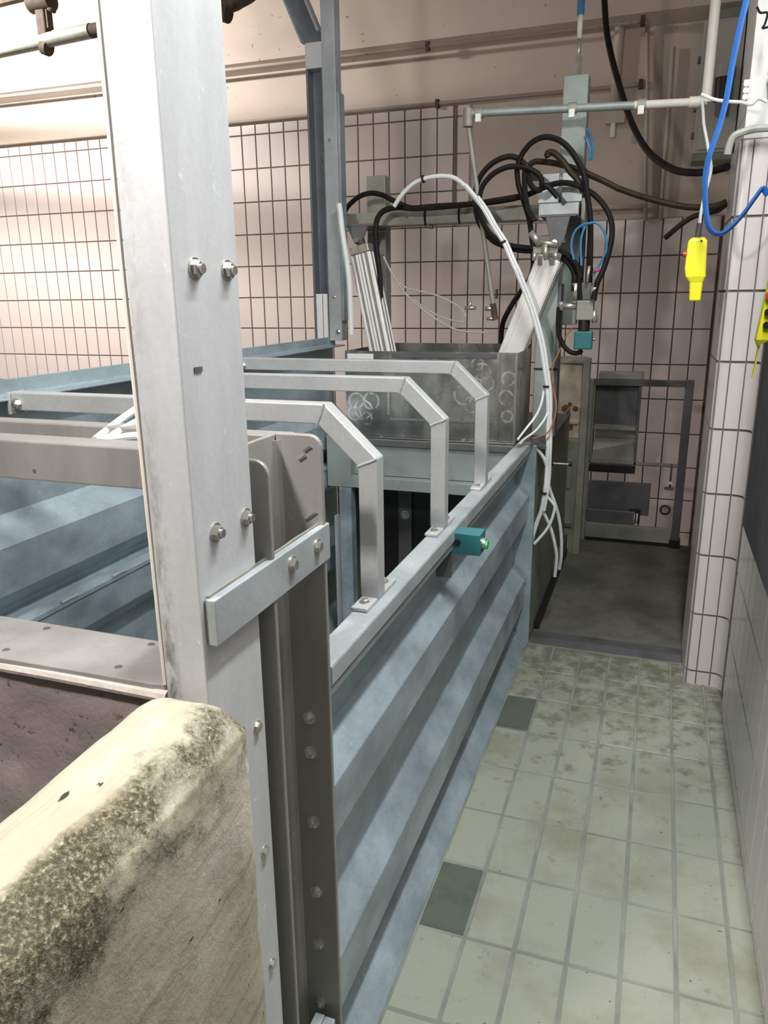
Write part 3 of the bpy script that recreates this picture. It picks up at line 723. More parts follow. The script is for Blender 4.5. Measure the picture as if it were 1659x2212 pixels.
# ------------------------------------------------------------------ stainless tank
tk = thing('steel_tank', 'shiny open stainless tank with swirl grinding marks behind the hoops', 'tank', (-0.95, 3.4, 0.935))
TX0, TX1, TY0, TY1, TZ0, TZ1 = -1.335, -0.552, 3.25, 3.57, 0.942, 1.322
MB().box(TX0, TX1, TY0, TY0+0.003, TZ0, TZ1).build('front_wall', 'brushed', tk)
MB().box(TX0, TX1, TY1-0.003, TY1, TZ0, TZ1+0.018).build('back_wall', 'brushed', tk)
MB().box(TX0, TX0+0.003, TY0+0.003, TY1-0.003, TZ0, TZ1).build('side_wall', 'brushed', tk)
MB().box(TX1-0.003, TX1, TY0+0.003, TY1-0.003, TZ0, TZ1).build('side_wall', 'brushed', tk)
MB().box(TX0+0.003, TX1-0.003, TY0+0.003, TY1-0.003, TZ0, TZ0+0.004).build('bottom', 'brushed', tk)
MB().box(TX0+0.01, TX1, TY0-0.022, TY0-0.0005, TZ0-0.006, TZ0-0.001).build('front_lip', 'stainless', tk, 0.001)
MB().box(-1.11, TX1-0.09, TY0-0.004, TY0-0.0005, TZ1-0.026, TZ1-0.004).build('top_fold', 'dark_steel', tk, 0.001)
MB().box(TX1-0.075, TX1-0.001, TY0-0.006, TY0-0.0005, TZ0+0.004, TZ1).build('corner_cover', 'brushed', tk, 0.0015)
MB().box(TX1-0.012, TX1-0.001, TY0-0.0075, TY0-0.0062, TZ0+0.004, TZ1).build('edge_strip', 'bolt_steel', tk)
MB().box(-1.135, -1.12, TY0-0.006, TY0-0.0005, 1.04, 1.19).build('hinge_bar', 'stainless', tk, 0.001)
MB().box(-1.12, -0.66, TY0-0.003, TY0-0.0005, 1.018, 1.028).build('fold_line', 'stainless', tk)
stk = MB().box(-1.322, -1.198, TY0-0.003, TY0-0.0005, 1.283, 1.310).build('sticker', 'white_plastic', tk)
for k in range(14):
    xx = -1.315 + k*0.0078
    MB().box(xx, xx+0.0045*(0.5+(k*7 % 5)/6), TY0-0.0036, TY0-0.0031, 1.285, 1.288).build('print_mark', 'dark_steel', stk)
for x in (-1.16, -0.78, -0.70): bolt(tk, (x, TY0-0.011, TZ0-0.001), (0, 0, 1), 0.006, 'nut')

# ------------------------------------------------------------------ portal frame of the head clamp
pf = thing('portal_frame', 'weathered galvanised portal frame with a cross beam above the tank', 'frame', (-0.9, 3.65, 0))
MB().box(-1.46, -0.372, 3.60, 3.70, 1.873, 1.936).build('cross_beam', 'galv_old', pf, 0.004)
MB().box(-1.387, -1.292, 3.701, 3.78, 0.931, 2.11).build('post', 'galv_old', pf, 0.004)
MB().box(-0.478, -0.372, 3.701, 3.79, 1.42, 2.455).build('post', 'galv_teal', pf, 0.004)
MB().cyl((-0.425, 3.745, 2.455), (-0.425, 3.745, 2.53), 0.018, 6).build('eye_nut', 'zinc_fitting', pf)
MB().box(-0.545, -0.372, 3.588, 3.5995, 1.868, 1.937).build('end_cover', 'galv', pf, 0.003)
MB().prism([(-0.53, 2.055), (-0.46, 2.055), (-0.46, 1.937), (-0.548, 1.937), (-0.548, 1.97)], 3.585, 3.597, 'y').build('gusset', 'galv', pf, 0.002)
MB().prism([(-0.448, 2.055), (-0.39, 2.05), (-0.362, 1.98), (-0.362, 1.937), (-0.448, 1.937)], 3.585, 3.597, 'y').build('gusset', 'galv', pf, 0.002)
MB().box(-0.362, -0.345, 3.58, 3.70, 1.83, 1.95).build('end_plate', 'galv_old', pf, 0.002)
MB().box(-0.595, -0.545, 3.58, 3.60, 2.03, 2.07).build('lug', 'dark_steel', pf, 0.002)
for x in (-1.06, -0.90):
    MB().tube([(x, 3.596, 1.945), (x-0.004, 3.595, 1.90), (x, 3.598, 1.866)], 0.005, 6, 3).build('cable_tie', 'rubber_black', pf)
MB().box(-1.05, -1.035, 3.62, 3.64, 1.855, 1.873).build('screw', 'dark_steel', pf)
lo = thing('corner_post', 'teal grey square post rising behind the right end of the tank', 'post', (-0.475, 3.5, 0))
MB().box(-0.522, -0.432, 3.500, 3.585, 0.931, 1.80).build('tube', 'galv_teal', lo, 0.004)
MB().box(-0.517, -0.44, 3.586, 3.70, 1.44, 1.66).build('link_plate', 'galv_old', lo, 0.003)
MB().box(-0.4315, -0.418, 3.500, 3.59, 0.931, 1.6).build('edge_bar', 'dark_steel', lo, 0.002)
MB().box(-0.524, -0.416, 3.494, 3.499, 1.232, 1.239).build('cable_tie', 'black_plastic', lo)

def cylinder(name, label, a, b, w, side, rib):
    a, b = Vector(a), Vector(b); d = (a-b).normalized(); s = Vector((0, 1, 0)); n = d.cross(s).normalized()
    t = thing(name, label, 'cylinder', tuple(b), 'pneumatic clamp cylinders')
    c = (a+b)/2; L = (a-b).length/2; hw = w/2
    ba = MB().obox(c, n, s, d, hw, hw, L).build('barrel', 'alu_groove' if not side else 'aluminium', t, 0.006)
    for k in rib:
        MB().obox(c - s*(hw+0.001) + n*hw*k, n, s, d, hw*0.11, 0.004, L*0.99).build('rib', 'aluminium', ba, 0.002)
    for k in (-0.85, 0.0, 0.85):
        MB().obox(c + n*(hw+0.001) + s*hw*k, n, s, d, 0.004, hw*0.12, L*0.99).build('rib', 'aluminium', ba, 0.002)
        MB().obox(c - n*(hw+0.001) + s*hw*k, n, s, d, 0.004, hw*0.12, L*0.99).build('rib', 'aluminium', ba, 0.002)
    MB().obox(a + d*0.018, n, s, d, hw*1.02, hw*1.02, 0.018).build('end_cap', 'zinc_fitting', t, 0.004)
    MB().obox(a + d*0.055, n, s, d, hw*0.35, hw*0.4, 0.025).build('clevis', 'dark_steel', t, 0.004)
    MB().cyl(a + d*0.06 - s*0.06, a + d*0.06 + s*0.03, 0.011, 12).build('pin', 'bolt_steel', t)
    MB().cyl(b, b - d*0.16, 0.016, 12).build('rod', 'bolt_steel', t)
    top = a + d*0.075
    MB().prism([(top.x-0.05, 1.8625), (top.x+0.05, 1.8625), (top.x+0.03, top.z-0.0), (top.x+0.014, top.z-0.03), (top.x-0.014, top.z-0.03), (top.x-0.03, top.z-0.0)], top.y-0.03, top.y-0.018, 'y').build('bracket', 'dark_steel', t, 0.002)
    MB().box(top.x-0.075, top.x+0.075, top.y-0.03, 3.599, 1.862, 1.8725).build('mount_plate', 'dark_steel', t, 0.002)
    return t
cylinder('clamp_cylinder', 'slanted ribbed aluminium cylinder under the left end of the cross beam', (-1.318, 3.46, 1.745), (-1.195, 3.42, 1.22), 0.092, 0, (-0.88, -0.35, 0.05, 0.35, 0.85))
cylinder('clamp_cylinder', 'slanted white aluminium cylinder under the right end of the cross beam', (-0.462, 3.43, 1.705), (-0.655, 3.45, 1.20), 0.092, 1, (-0.9, 0.62, 0.8, 0.95))
fb = thing('hose_manifold', 'cluster of zinc hose fittings below the right end of the cross beam', 'fitting', (-0.45, 3.33, 1.70))
MB().box(-0.52, -0.42, 3.315, 3.345, 1.715, 1.745).build('block', 'galv_old', fb, 0.004)
for p0, p1, r in (((-0.53, 3.31, 1.80), (-0.49, 3.31, 1.75), 0.014), ((-0.50, 3.30, 1.765), (-0.42, 3.30, 1.745), 0.010), ((-0.47, 3.30, 1.75), (-0.46, 3.30, 1.69), 0.012), ((-0.51, 3.30, 1.72), (-0.51, 3.30, 1.69), 0.009), ((-0.43, 3.30, 1.72), (-0.42, 3.30, 1.69), 0.010)):
    MB().cyl(p0, p1, r, 8).build('fitting', 'zinc_fitting', fb)

# valve with teal coil
vl = thing('solenoid_valve', 'zinc valve block with a light blue solenoid coil hanging by the hoses', 'valve', (-0.30, 3.4, 1.33))
MB().box(-0.342, -0.268, 3.375, 3.425, 1.330, 1.405).build('coil', 'teal_plastic', vl, 0.006)
MB().cyl((-0.306, 3.4, 1.405), (-0.306, 3.4, 1.45), 0.024, 14).build('stem', 'black_plastic', vl)
MB().box(-0.338, -0.27, 3.37, 3.43, 1.45, 1.53).build('block', 'galv_old', vl, 0.004)
MB().box(-0.330, -0.283, 3.38, 3.42, 1.53, 1.60).build('body', 'dark_steel', vl, 0.004)
for p0, p1, r in (((-0.345, 3.39, 1.53), (-0.35, 3.38, 1.60), 0.015), ((-0.272, 3.38, 1.53), (-0.268, 3.36, 1.585), 0.014), ((-0.405, 3.40, 1.51), (-0.338, 3.40, 1.505), 0.013), ((-0.408, 3.40, 1.525), (-0.400, 3.40, 1.49), 0.012), ((-0.268, 3.38, 1.49), (-0.262, 3.38, 1.44), 0.011), ((-0.30, 3.36, 1.60), (-0.295, 3.36, 1.665), 0.006)):
    MB().cyl(p0, p1, r, 10).build('fitting', 'zinc_fitting', vl)
MB().cyl((-0.268, 3.395, 1.372), (-0.255, 3.395, 1.372), 0.007, 10).build('nut', 'bolt_steel', vl)
MB().cyl((-0.275, 3.37, 1.645), (-0.255, 3.37, 1.65), 0.006, 8).build('tag', 'pink_plastic', vl)

# ------------------------------------------------------------------ guide post at the far left corner
gp = thing('guide_post', 'galvanised door guide post with a diagonal brace behind the left panel', 'post', (-1.47, 3.4, 1.38))
MB().prism([(-1.532, 3.365), (-1.524, 3.365), (-1.524, 3.425), (-1.462, 3.425), (-1.462, 3.365), (-1.454, 3.365), (-1.454, 3.433), (-1.532, 3.433)], 1.36, 2.50).build('channel', 'galv_dark', gp, 0.0015)  # recess shade put into the colour by the darker zinc
MB().prism([(-1.4535, 3.360), (-1.392, 3.360), (-1.392, 3.425), (-1.400, 3.425), (-1.400, 3.368), (-1.4535, 3.368)], 1.36, 3.6).build('angle', 'galv', gp, 0.0015)
MB().box(-1.532, -1.4545, 3.364, 3.43, 2.5005, 2.60).build('end_piece', 'galv_post', gp, 0.002)
d = Vector((-0.45, 0, 1)).normalized(); n = Vector((1, 0, 0.45)).normalized()
c = Vector((-1.493, 3.40, 2.60)) + d*0.55
MB().obox(c, n, (0,1,0), d, 0.045, 0.006, 0.55).build('brace_web', 'galv_dark', gp)
MB().obox(c + n*0.042 - Vector((0, 0.03, 0)), n, (0,1,0), d, 0.004, 0.024, 0.53).build('brace_flange', 'galv', gp)
MB().obox(c - n*0.042 - Vector((0, 0.03, 0)), n, (0,1,0), d, 0.004, 0.024, 0.53).build('brace_flange', 'galv_blue', gp)
MB().box(-1.523, -1.494, 3.372, 3.418, 1.362, 1.57).build('slider', 'white_plastic', gp, 0.002)
MB().box(-1.489, -1.463, 3.372, 3.418, 1.362, 1.57).build('slider', 'white_plastic', gp, 0.002)
MB().box(-1.391, -1.378, 3.36, 3.42, 1.45, 2.40).build('edge_strip', 'galv_blue', gp, 0.001)
for z in (2.12, 2.17): bolt(gp, (-1.49, 3.425, z), (0, -1, 0), 0.006, 'head')
bolt(gp, (-1.425, 3.36, 2.215), (0, -1, 0), 0.006, 'nut'); bolt(gp, (-1.425, 3.36, 1.555), (0, -1, 0), 0.005, 'nut'); bolt(gp, (-1.41, 3.36, 1.40), (0, -1, 0), 0.009, 'nut')

# ------------------------------------------------------------------ pipes above
ap = thing('air_pipe', 'horizontal teal and white compressed air pipe with clips crossing the tall post', 'pipe', (-0.35, 3.5, 2.27))
A, B = Vector((-0.825, 3.42, 2.282)), Vector((0.098, 3.50, 2.265))
def on_pipe(t): return A.lerp(B, t)
MB().cyl(A, on_pipe(0.71), 0.0155, 14).build('pipe', 'galv_teal', ap)
MB().cyl(on_pipe(0.7105), B, 0.0155, 14).build('pipe', 'cream_paint', ap)
for t in (0.05, 0.455, 0.74):
    p = on_pipe(t); MB().cyl(on_pipe(t-0.018), on_pipe(t+0.018), 0.022, 12).build('clip', 'galv_old', ap)
    MB().obox(p + Vector((0.0, -0.02, -0.022)), (1,0,0), (0,1,0), (0,0,1), 0.012, 0.006, 0.016).build('clip_tab', 'white_plastic', ap, 0.002)
MB().cyl(on_pipe(0.93), on_pipe(0.975), 0.021, 12).build('coupling', 'cream_paint', ap)
MB().cyl(A + Vector((0, 0, 0.018)), A + Vector((0, 0, -0.05)), 0.022, 12).build('elbow', 'galv_old', ap)
dp = thing('drop_pipe', 'thin dark pipe slanting down from the left end of the air pipe', 'pipe', (-0.75, 3.42, 1.45))
MB().cyl((-0.822, 3.42, 2.225), (-0.69, 3.42, 1.46), 0.010, 12).build('pipe', 'galv_old', dp)
MB().cyl((-0.70, 3.42, 1.52), (-0.688, 3.42, 1.45), 0.0135, 12).build('socket', 'rusty_iron', dp)
MB().cyl((-0.735, 3.42, 1.50), (-0.70, 3.42, 1.498), 0.010, 10).build('connector', 'zinc_fitting', dp)
MB().cyl((-0.725, 3.42, 1.457), (-0.69, 3.42, 1.455), 0.008, 10).build('connector', 'zinc_fitting', dp)
MB().box(-0.69, -0.682, 3.41, 3.43, 1.54, 1.58).build('valve_tap', 'black_plastic', dp)
tp = thing('tee_fitting', 'small grey tee fitting hanging on clear tubes', 'fitting', (-0.80, 3.43, 1.50))
MB().cyl((-0.83, 3.44, 1.502), (-0.782, 3.44, 1.502), 0.008, 10).build('run', 'zinc_fitting', tp)
MB().cyl((-0.806, 3.44, 1.502), (-0.806, 3.44, 1.528), 0.0075, 10).build('branch', 'zinc_fitting', tp)
vp = single(MB().cyl((0.095, 3.50, 2.262), (0.105, 3.50, HC), 0.019, 14), 'riser_pipe', 'cream_paint', 'cream painted riser pipe coming down at the right', 'pipe', (0.1, 3.5, 2.26))
lr = thing('lifting_rope', 'blue sleeved rope with a pale ferrule above the tall post', 'rope', (-0.42, 3.745, 2.53))
MB().cyl((-0.425, 3.745, 2.52), (-0.425, 3.745, 2.60), 0.011, 10, 0.008).build('thimble', 'zinc_fitting', lr)
MB().cyl((-0.425, 3.745, 2.60), (-0.425, 3.745, 2.69), 0.011, 10).build('ferrule', 'cream_paint', lr)
MB().cyl((-0.425, 3.745, 2.69), (-0.425, 3.745, HC), 0.015, 10).build('sleeve', 'tube_blue', lr)
cl = thing('cable_clamp', 'small black cable clamp at the right edge of the tall post', 'clamp', (-0.36, 3.6, 2.05))
MB().box(-0.392, -0.345, 3.555, 3.585, 2.035, 2.062).build('jaw', 'black_plastic', cl, 0.003)
MB().box(-0.385, -0.340, 3.55, 3.59, 2.023, 2.034).build('strap', 'galv', cl, 0.001)
MB().box(-0.371, -0.35, 3.70, 3.74, 1.55, 2.06).build('cable_tray', 'black_plastic', cl, 0.004)

# conduits on the back wall
def conduit(name, pts, r, label, mat='wall_plaster', clips=()):
    t = thing(name, label, 'pipe', pts[0])
    for a, b in zip(pts, pts[1:]): MB().cyl(a, b, r, 10).build('pipe', mat, t)
    for c in clips: MB().box(c[0]-0.014, c[0]+0.014, c[1]-0.02, c[1]+0.02, c[2]-0.028, c[2]+0.028).build('clip', 'rusty_iron', t, 0.003)
conduit('conduit', [(-7.4, 5.81, 3.262), (-0.265, 5.81, 3.238), (-0.24, 5.93, 3.238), (-0.16, 5.93, 2.04)], 0.013, 'upper painted conduit running along the foot of the wall beam', 'wall_plaster', [(-1.70, 5.81, 3.243), (-0.265, 5.81, 3.238), (-3.9, 5.81, 3.25)])
conduit('conduit', [(-7.4, 5.93, 2.915), (-0.25, 5.93, 2.90)], 0.012, 'lower painted conduit running along the top edge of the wall tiles', 'wall_plaster', [(-1.66, 5.93, 2.90), (-0.255, 5.93, 2.90)])
conduit('conduit', [(-0.07, 5.93, 3.10), (-0.06, 5.93, 2.04)], 0.014, 'vertical painted conduit on the wall left of the grey cabinet', 'wall_plaster')
conduit('conduit', [(-0.62, 5.93, 2.14), (-0.16, 5.93, 2.135)], 0.016, 'short painted conduit just above the lower tile edge', 'wall_plaster')
conduit('conduit', [(-0.40, 5.93, 4.3), (-0.42, 5.93, 2.75)], 0.03, 'thick painted conduit coming down behind the tall post', 'wall_plaster')
sw = thing('wall_switch', 'pale wall switch on the plaster behind the tall post', 'switch', (-0.38, 5.93, 2.6))
MB().box(-0.47, -0.34, 5.90, 5.96, 2.67, 2.76).build('box', 'wall_plaster', sw, 0.006)
MB().box(-0.43, -0.40, 5.885, 5.90, 2.58, 2.67).build('lever', 'cream_paint', sw, 0.004)

ec = thing('wall_cabinet', 'tall grey electrical cabinet high on the back wall at the right', 'cabinet', (0.22, 5.83, 2.4))
MB().box(0.105, 0.343, 5.74, 5.95, 2.42, 3.18).build('body', 'cabinet_grey', ec, 0.006)
edr = MB().box(0.128, 0.343, 5.722, 5.7395, 2.44, 3.16).build('door', 'cabinet_grey', ec, 0.004)
MB().box(0.10, 0.343, 5.735, 5.95, 2.375, 2.419).build('plinth', 'green_paint', ec, 0.003)
MB().prism([(0.16, 3.181), (0.343, 3.181), (0.343, 3.235), (0.20, 3.235)], 5.75, 5.94, 'y').build('roof', 'green_paint', ec, 0.003)
for z in (2.98, 2.70, 2.54): MB().box(0.085, 0.1045, 5.80, 5.84, z-0.018, z+0.018).build('hinge', 'dark_steel', edr, 0.002)
mo = thing('valve_motor', 'black device with a grey cap mounted on the electrical cabinet', 'device', (0.25, 5.66, 2.6))
MB().cyl((0.245, 5.66, 2.83), (0.245, 5.66, 2.90), 0.055, 18).build('cap', 'cabinet_grey', mo)
MB().cyl((0.245, 5.66, 2.70), (0.245, 5.66, 2.83), 0.050, 18).build('body', 'black_plastic', mo)
MB().cyl((0.25, 5.68, 2.62), (0.25, 5.66, 2.70), 0.038, 16).build('bowl', 'dark_steel', mo)
MB().box(0.20, 0.29, 5.70, 5.7215, 2.72, 2.86).build('bracket', 'dark_steel', mo)

# ------------------------------------------------------------------ overhead hanging rail
orl = thing('overhead_rail', 'worn galvanised overhead pipe rail at the top left', 'rail', (-3.6, 4.45, 3.15))
MB().tube([(-6.6, 4.80, 3.15), (-4.271, 4.531, 3.15), (-3.411, 4.431, 3.15), (-2.55, 4.375, 3.15), (-2.36, 4.35, 3.165), (-2.25, 4.33, 3.20), (-2.18, 4.32, 3.26)], 0.041, 14, 6).build('pipe', 'rusty_iron', orl)
MB().cyl((-6.6, 4.80-0.004, 3.151), (-3.45, 4.4315, 3.151), 0.0425, 14).build('worn_pipe', 'galv_old', orl)
MB().tube([(-6.6, 4.75, 3.41), (-4.15, 4.46, 3.40), (-3.5, 4.40, 3.40), (-2.6, 4.33, 3.40)], 0.030, 10, 4).build('carrier_bar', 'rusty_iron', orl)
def hanger(x, y, label):
    t = thing('rail_hanger', label, 'hanger', (x, y, 3.11), 'hangers of the overhead rail')
    MB().box(x-0.035, x+0.035, y-0.03, y+0.03, 3.17, 3.34).build('stem', 'rusty_iron', t, 0.008)
    MB().cyl((x-0.02, y, 3.12), (x+0.02, y, 3.105), 0.048, 12).build('foot', 'rusty_iron', t)
    MB().cyl((x-0.08, y, 3.37), (x+0.08, y, 3.37), 0.062, 14).build('clamp', 'rusty_iron', t)
    MB().cyl((x+0.04, y-0.01, 3.335), (x+0.11, y-0.02, 3.30), 0.017, 8).build('bolt_arm', 'rusty_iron', t)
    MB().box(x+0.042, x+0.055, y-0.025, y+0.025, 3.21, 3.33).build('strap', 'rusty_iron', t, 0.003)
hanger(-3.845, 4.478, 'dark rusty rail hanger left of the tall channel post')
hanger(-2.47, 4.364, 'dark rusty rail hanger just right of the tall channel post')

# ------------------------------------------------------------------ far end of the aisle
fc = thing('pump_cabinet', 'grey green cabinet with a rust-stained beige recess at the end of the machine', 'cabinet', (-0.49, 4.8, 0))
MB().box(-0.60, -0.405, 4.62, 4.88, 0.012, 0.72).build('lower_body', 'green_paint', fc, 0.004)
MB().box(-0.60, -0.405, 4.66, 4.88, 0.721, 1.165).build('upper_body', 'beige_panel', fc, 0.004)
MB().box(-0.61, -0.40, 4.64, 4.88, 1.166, 1.19).build('lid', 'galv_old', fc, 0.003)
MB().box(-0.404, -0.365, 4.60, 4.66, 0.012, 1.20).build('corner_post', 'galv_old', fc, 0.003)
MB().box(-0.56, -0.45, 4.652, 4.6595, 0.775, 0.80).build('slot', 'rust', fc)
MB().box(-0.58, -0.42, 4.645, 4.6595, 0.81, 0.83).build('ledge', 'beige_panel', fc, 0.002)
for (x, z, r) in ((-0.50, 0.90, 0.022), (-0.475, 0.925, 0.012), (-0.44, 0.90, 0.016)):
    MB().cyl((x, 4.6595, z), (x, 4.655, z), r, 12).build('rust_hole', 'rust', fc)
MB().box(-0.555, -0.44, 4.612, 4.6195, 0.42, 0.60).build('door', 'green_paint', fc, 0.002)
for x in (-0.50, -0.47): MB().cyl((x, 4.60, 0.20), (x, 4.60, 0.40), 0.006, 8).build('pipe', 'cream_paint', fc)
MB().box(-0.56, -0.42, 4.607, 4.6195, 0.18, 0.20).build('bracket', 'dark_steel', fc)
kb = struct(MB().box(-0.462, -0.436, 3.42, 4.60, -0.005, 0.045).build('trim_3', 'black_plastic', org=(-0.46, 4.0, 0)))
db = thing('side_box', 'low concrete upstand at the foot of the green machine side', 'block', (-0.5, 4.2, 0))
MB().box(-0.462, -0.44, 4.05, 4.58, 0.046, 0.14).build('block', 'concrete_platform', db, 0.004)

sc = thing('weigh_frame', 'dark steel weighing frame standing against the tiles at the aisle end', 'scale', (-0.1, 4.95, 0))
M = 'dark_steel'
MB().box(-0.405, -0.362, 4.90, 4.95, 0.012, 1.05).build('leg', 'galv_old', sc, 0.003)
MB().box(0.165, 0.213, 4.90, 4.95, 0.012, 1.055).build('leg', M, sc, 0.003)
MB().box(-0.362, 0.165, 4.90, 4.95, 1.015, 1.052).build('top_bar', M, sc, 0.003)
MB().box(-0.335, -0.075, 4.90, 5.02, 1.053, 1.093).build('cap_box', 'galv_old', sc, 0.004)
MB().box(-0.350, -0.085, 4.96, 4.975, 0.765, 1.014).build('back_panel', M, sc, 0.002)
MB().box(-0.095, -0.080, 4.905, 4.97, 0.50, 1.014).build('side_panel', M, sc, 0.002)
MB().box(-0.361, -0.351, 4.905, 4.97, 0.50, 1.014).build('side_panel', 'galv_old', sc, 0.002)
MB().box(-0.350, -0.096, 4.905, 4.955, 0.742, 0.764).build('shelf_bar', 'galv_old', sc, 0.002)
MB().prism([(4.92, 0.56), (5.06, 0.66), (5.06, 0.74), (5.07, 0.74), (5.07, 0.65), (4.92, 0.545)], -0.349, -0.097, 'x').build('chute', 'galv_old', sc, 0.002)
MB().box(-0.361, 0.164, 4.905, 4.925, 0.528, 0.545).build('middle_bar', 'galv_old', sc, 0.002)
MB().box(-0.360, -0.082, 4.905, 4.98, 0.470, 0.522).build('tray', 'black_plastic', sc, 0.003)
MB().box(-0.361, 0.020, 4.96, 4.985, 0.19, 0.40).build('lower_panel', M, sc, 0.002)
MB().box(-0.361, -0.06, 4.93, 4.955, 0.13, 0.22).build('motor_cover', M, sc, 0.006)
MB().box(-0.10, -0.03, 4.94, 4.958, 0.14, 0.235).build('notch', 'black_plastic', sc, 0.002)
for x in (-0.085, -0.065, -0.048): MB().cyl((x, 4.935, 0.14), (x, 4.935, 0.21), 0.005, 8).build('rod', 'cream_paint', sc)
MB().box(-0.361, 0.164, 4.91, 4.935, 0.035, 0.130).build('kick_plate', 'galv_old', sc, 0.003)
MB().box(-0.361, 0.164, 4.915, 4.93, 0.012, 0.034).build('foot_strip', 'black_plastic', sc)
wh = MB(); wh.tube([(0.115+0.026*math.cos(a), 4.90, 0.255+0.026*math.sin(a)) for a in [2*math.pi*k/14 for k in range(15)]], 0.008, 8, 2); wh.build('hand_wheel', 'rusty_iron', sc)
MB().cyl((0.115, 4.915, 0.255), (0.115, 4.885, 0.255), 0.009, 12).build('hub', 'galv_old', sc)
MB().cyl((0.13, 4.905, 0.40), (0.13, 4.905, 0.545), 0.006, 8).build('latch_rod', M, sc)
MB().box(0.118, 0.142, 4.893, 4.907, 0.42, 0.437).build('latch_tip', 'white_plastic', sc, 0.002)
MB().box(0.10, 0.15, 4.895, 4.92, 0.385, 0.40).build('latch_base', M, sc, 0.002)
MB().box(0.155, 0.22, 4.89, 4.96, 0.012, 0.07).build('foot', 'black_plastic', sc, 0.004)

# ------------------------------------------------------------------ right side: controls, board, pipes
def pendant(name, label, cx, cy, ztop, tilt, sc_=1.0):
    t = thing(name, label, 'controller', (cx, cy, ztop-0.2*sc_), 'yellow pendant controls')
    def ring(z, w, dpt, ox=0): return [(cx+ox+a*w/2, cy+b*dpt/2, z) for a, b in ((-1,-1),(1,-1),(1,1),(-1,1))]
    secs = [(0.0, .040, .034, .004), (-.012, .060, .042, .002), (-.10, .067, .046, -.002), (-.125, .064, .046, .0), (-.145, .042, .036, .003), (-.205, .036, .032, .001)]
    mb = MB(); rs = [ring(ztop+z*sc_, w*sc_, d_*sc_, ox*sc_ + tilt*z) for z, w, d_, ox in secs]
    for a, b in zip(rs, rs[1:]): mb.add(a+b, [(j, (j+1) % 4, 4+(j+1) % 4, 4+j) for j in range(4)])
    mb.add(rs[0], [(0,1,2,3)]); mb.add(rs[-1], [(3,2,1,0)])
    mb.build('housing', 'yellow_plastic', t, 0.006*sc_, seg=3)
    MB().cyl((cx+0.004, cy, ztop+0.045*sc_), (cx+0.003, cy, ztop-0.002), 0.009*sc_, 12, 0.011*sc_).build('strain_relief', 'dark_steel', t)
    MB().cyl((cx+0.014*sc_, cy-0.0205*sc_, ztop-0.012*sc_), (cx+0.014*sc_, cy-0.0225*sc_, ztop-0.012*sc_), 0.0035*sc_, 10).build('screw', 'black_plastic', t)
    return t
p1 = pendant('pendant_control', 'bright yellow hanging pendant control left of the white tiled pillar', 0.090, 2.90, 1.732, -0.05)
MB().cyl((0.060, 2.90, 1.68), (0.0515, 2.90, 1.68), 0.009, 12).build('button', 'red_plastic', p1)
p2 = thing('pendant_control', 'yellow pendant control with a red button at the right edge by the dark board', 'controller', (0.262, 2.45, 1.30), 'yellow pendant controls')
mb = MB()
rs = []
OFX = 0.013
for z, x_0, x_1, dd in ((1.60, .262, .290, .05), (1.55, .256, .290, .055), (1.425, .243, .288, .055), (1.412, .247, .262, .045), (1.40, .252, .262, .03), (1.33, .247, .257, .022), (1.315, .245, .254, .022)):
    x_0 += OFX; x_1 += OFX*0.5
    rs.append([(x_0, 2.45-dd/2, z), (x_1, 2.45-dd/2, z), (x_1, 2.45+dd/2, z), (x_0, 2.45+dd/2, z)])
for a, b in zip(rs, rs[1:]): mb.add(a+b, [(j, (j+1) % 4, 4+(j+1) % 4, 4+j) for j in range(4)])
mb.add(rs[0], [(0,1,2,3)]); mb.add(rs[-1], [(3,2,1,0)])
mb.build('housing', 'yellow_plastic', p2, 0.004)
MB().cyl((0.278, 2.424, 1.545), (0.278, 2.412, 1.545), 0.012, 14).build('button', 'red_plastic', p2)
for z in (1.50, 1.465): MB().cyl((0.278, 2.424, z), (0.278, 2.415, z), 0.010, 14).build('button', 'black_plastic', p2)
MB().cyl((0.276, 2.45, 1.598), (0.28, 2.45, 2.6), 0.006, 10).build('cord', 'rubber_black', p2)

bd = thing('wall_board', 'dark grey rubber board fixed to the tiled right wall', 'board', (0.32, 2.0, 0.83))
MB().box(0.298, 0.344, 1.05, 2.60, 0.828, 1.72).build('board', 'grey_board', bd, 0.008)
MB().box(0.2945, 0.2978, 1.05, 2.60, 1.60, 1.66).build('strip', 'dark_steel', bd)

ct = thing('cable_clip', 'small white cable clip on the plaster edge of the pillar', 'clip', (0.21, 3.1, 2.2))
for z in (2.225, 2.205, 2.185): MB().cyl((0.205, 3.108, z), (0.205, 3.085, z), 0.009, 10).build('clip', 'white_plastic', ct)
MB().box(0.198, 0.2165, 3.10, 3.115, 2.165, 2.24).build('base', 'white_plastic', ct)
sk = thing('wall_socket', 'grey cable gland box on the white plaster of the pillar', 'socket', (0.29, 3.09, 2.0))
MB().box(0.272, 0.33, 3.06, 3.112, 2.21, 2.27).build('box', 'cabinet_grey', sk, 0.004)
MB().cyl((0.272, 3.075, 2.25), (0.266, 3.075, 2.25), 0.008, 10).build('gland', 'black_plastic', sk)

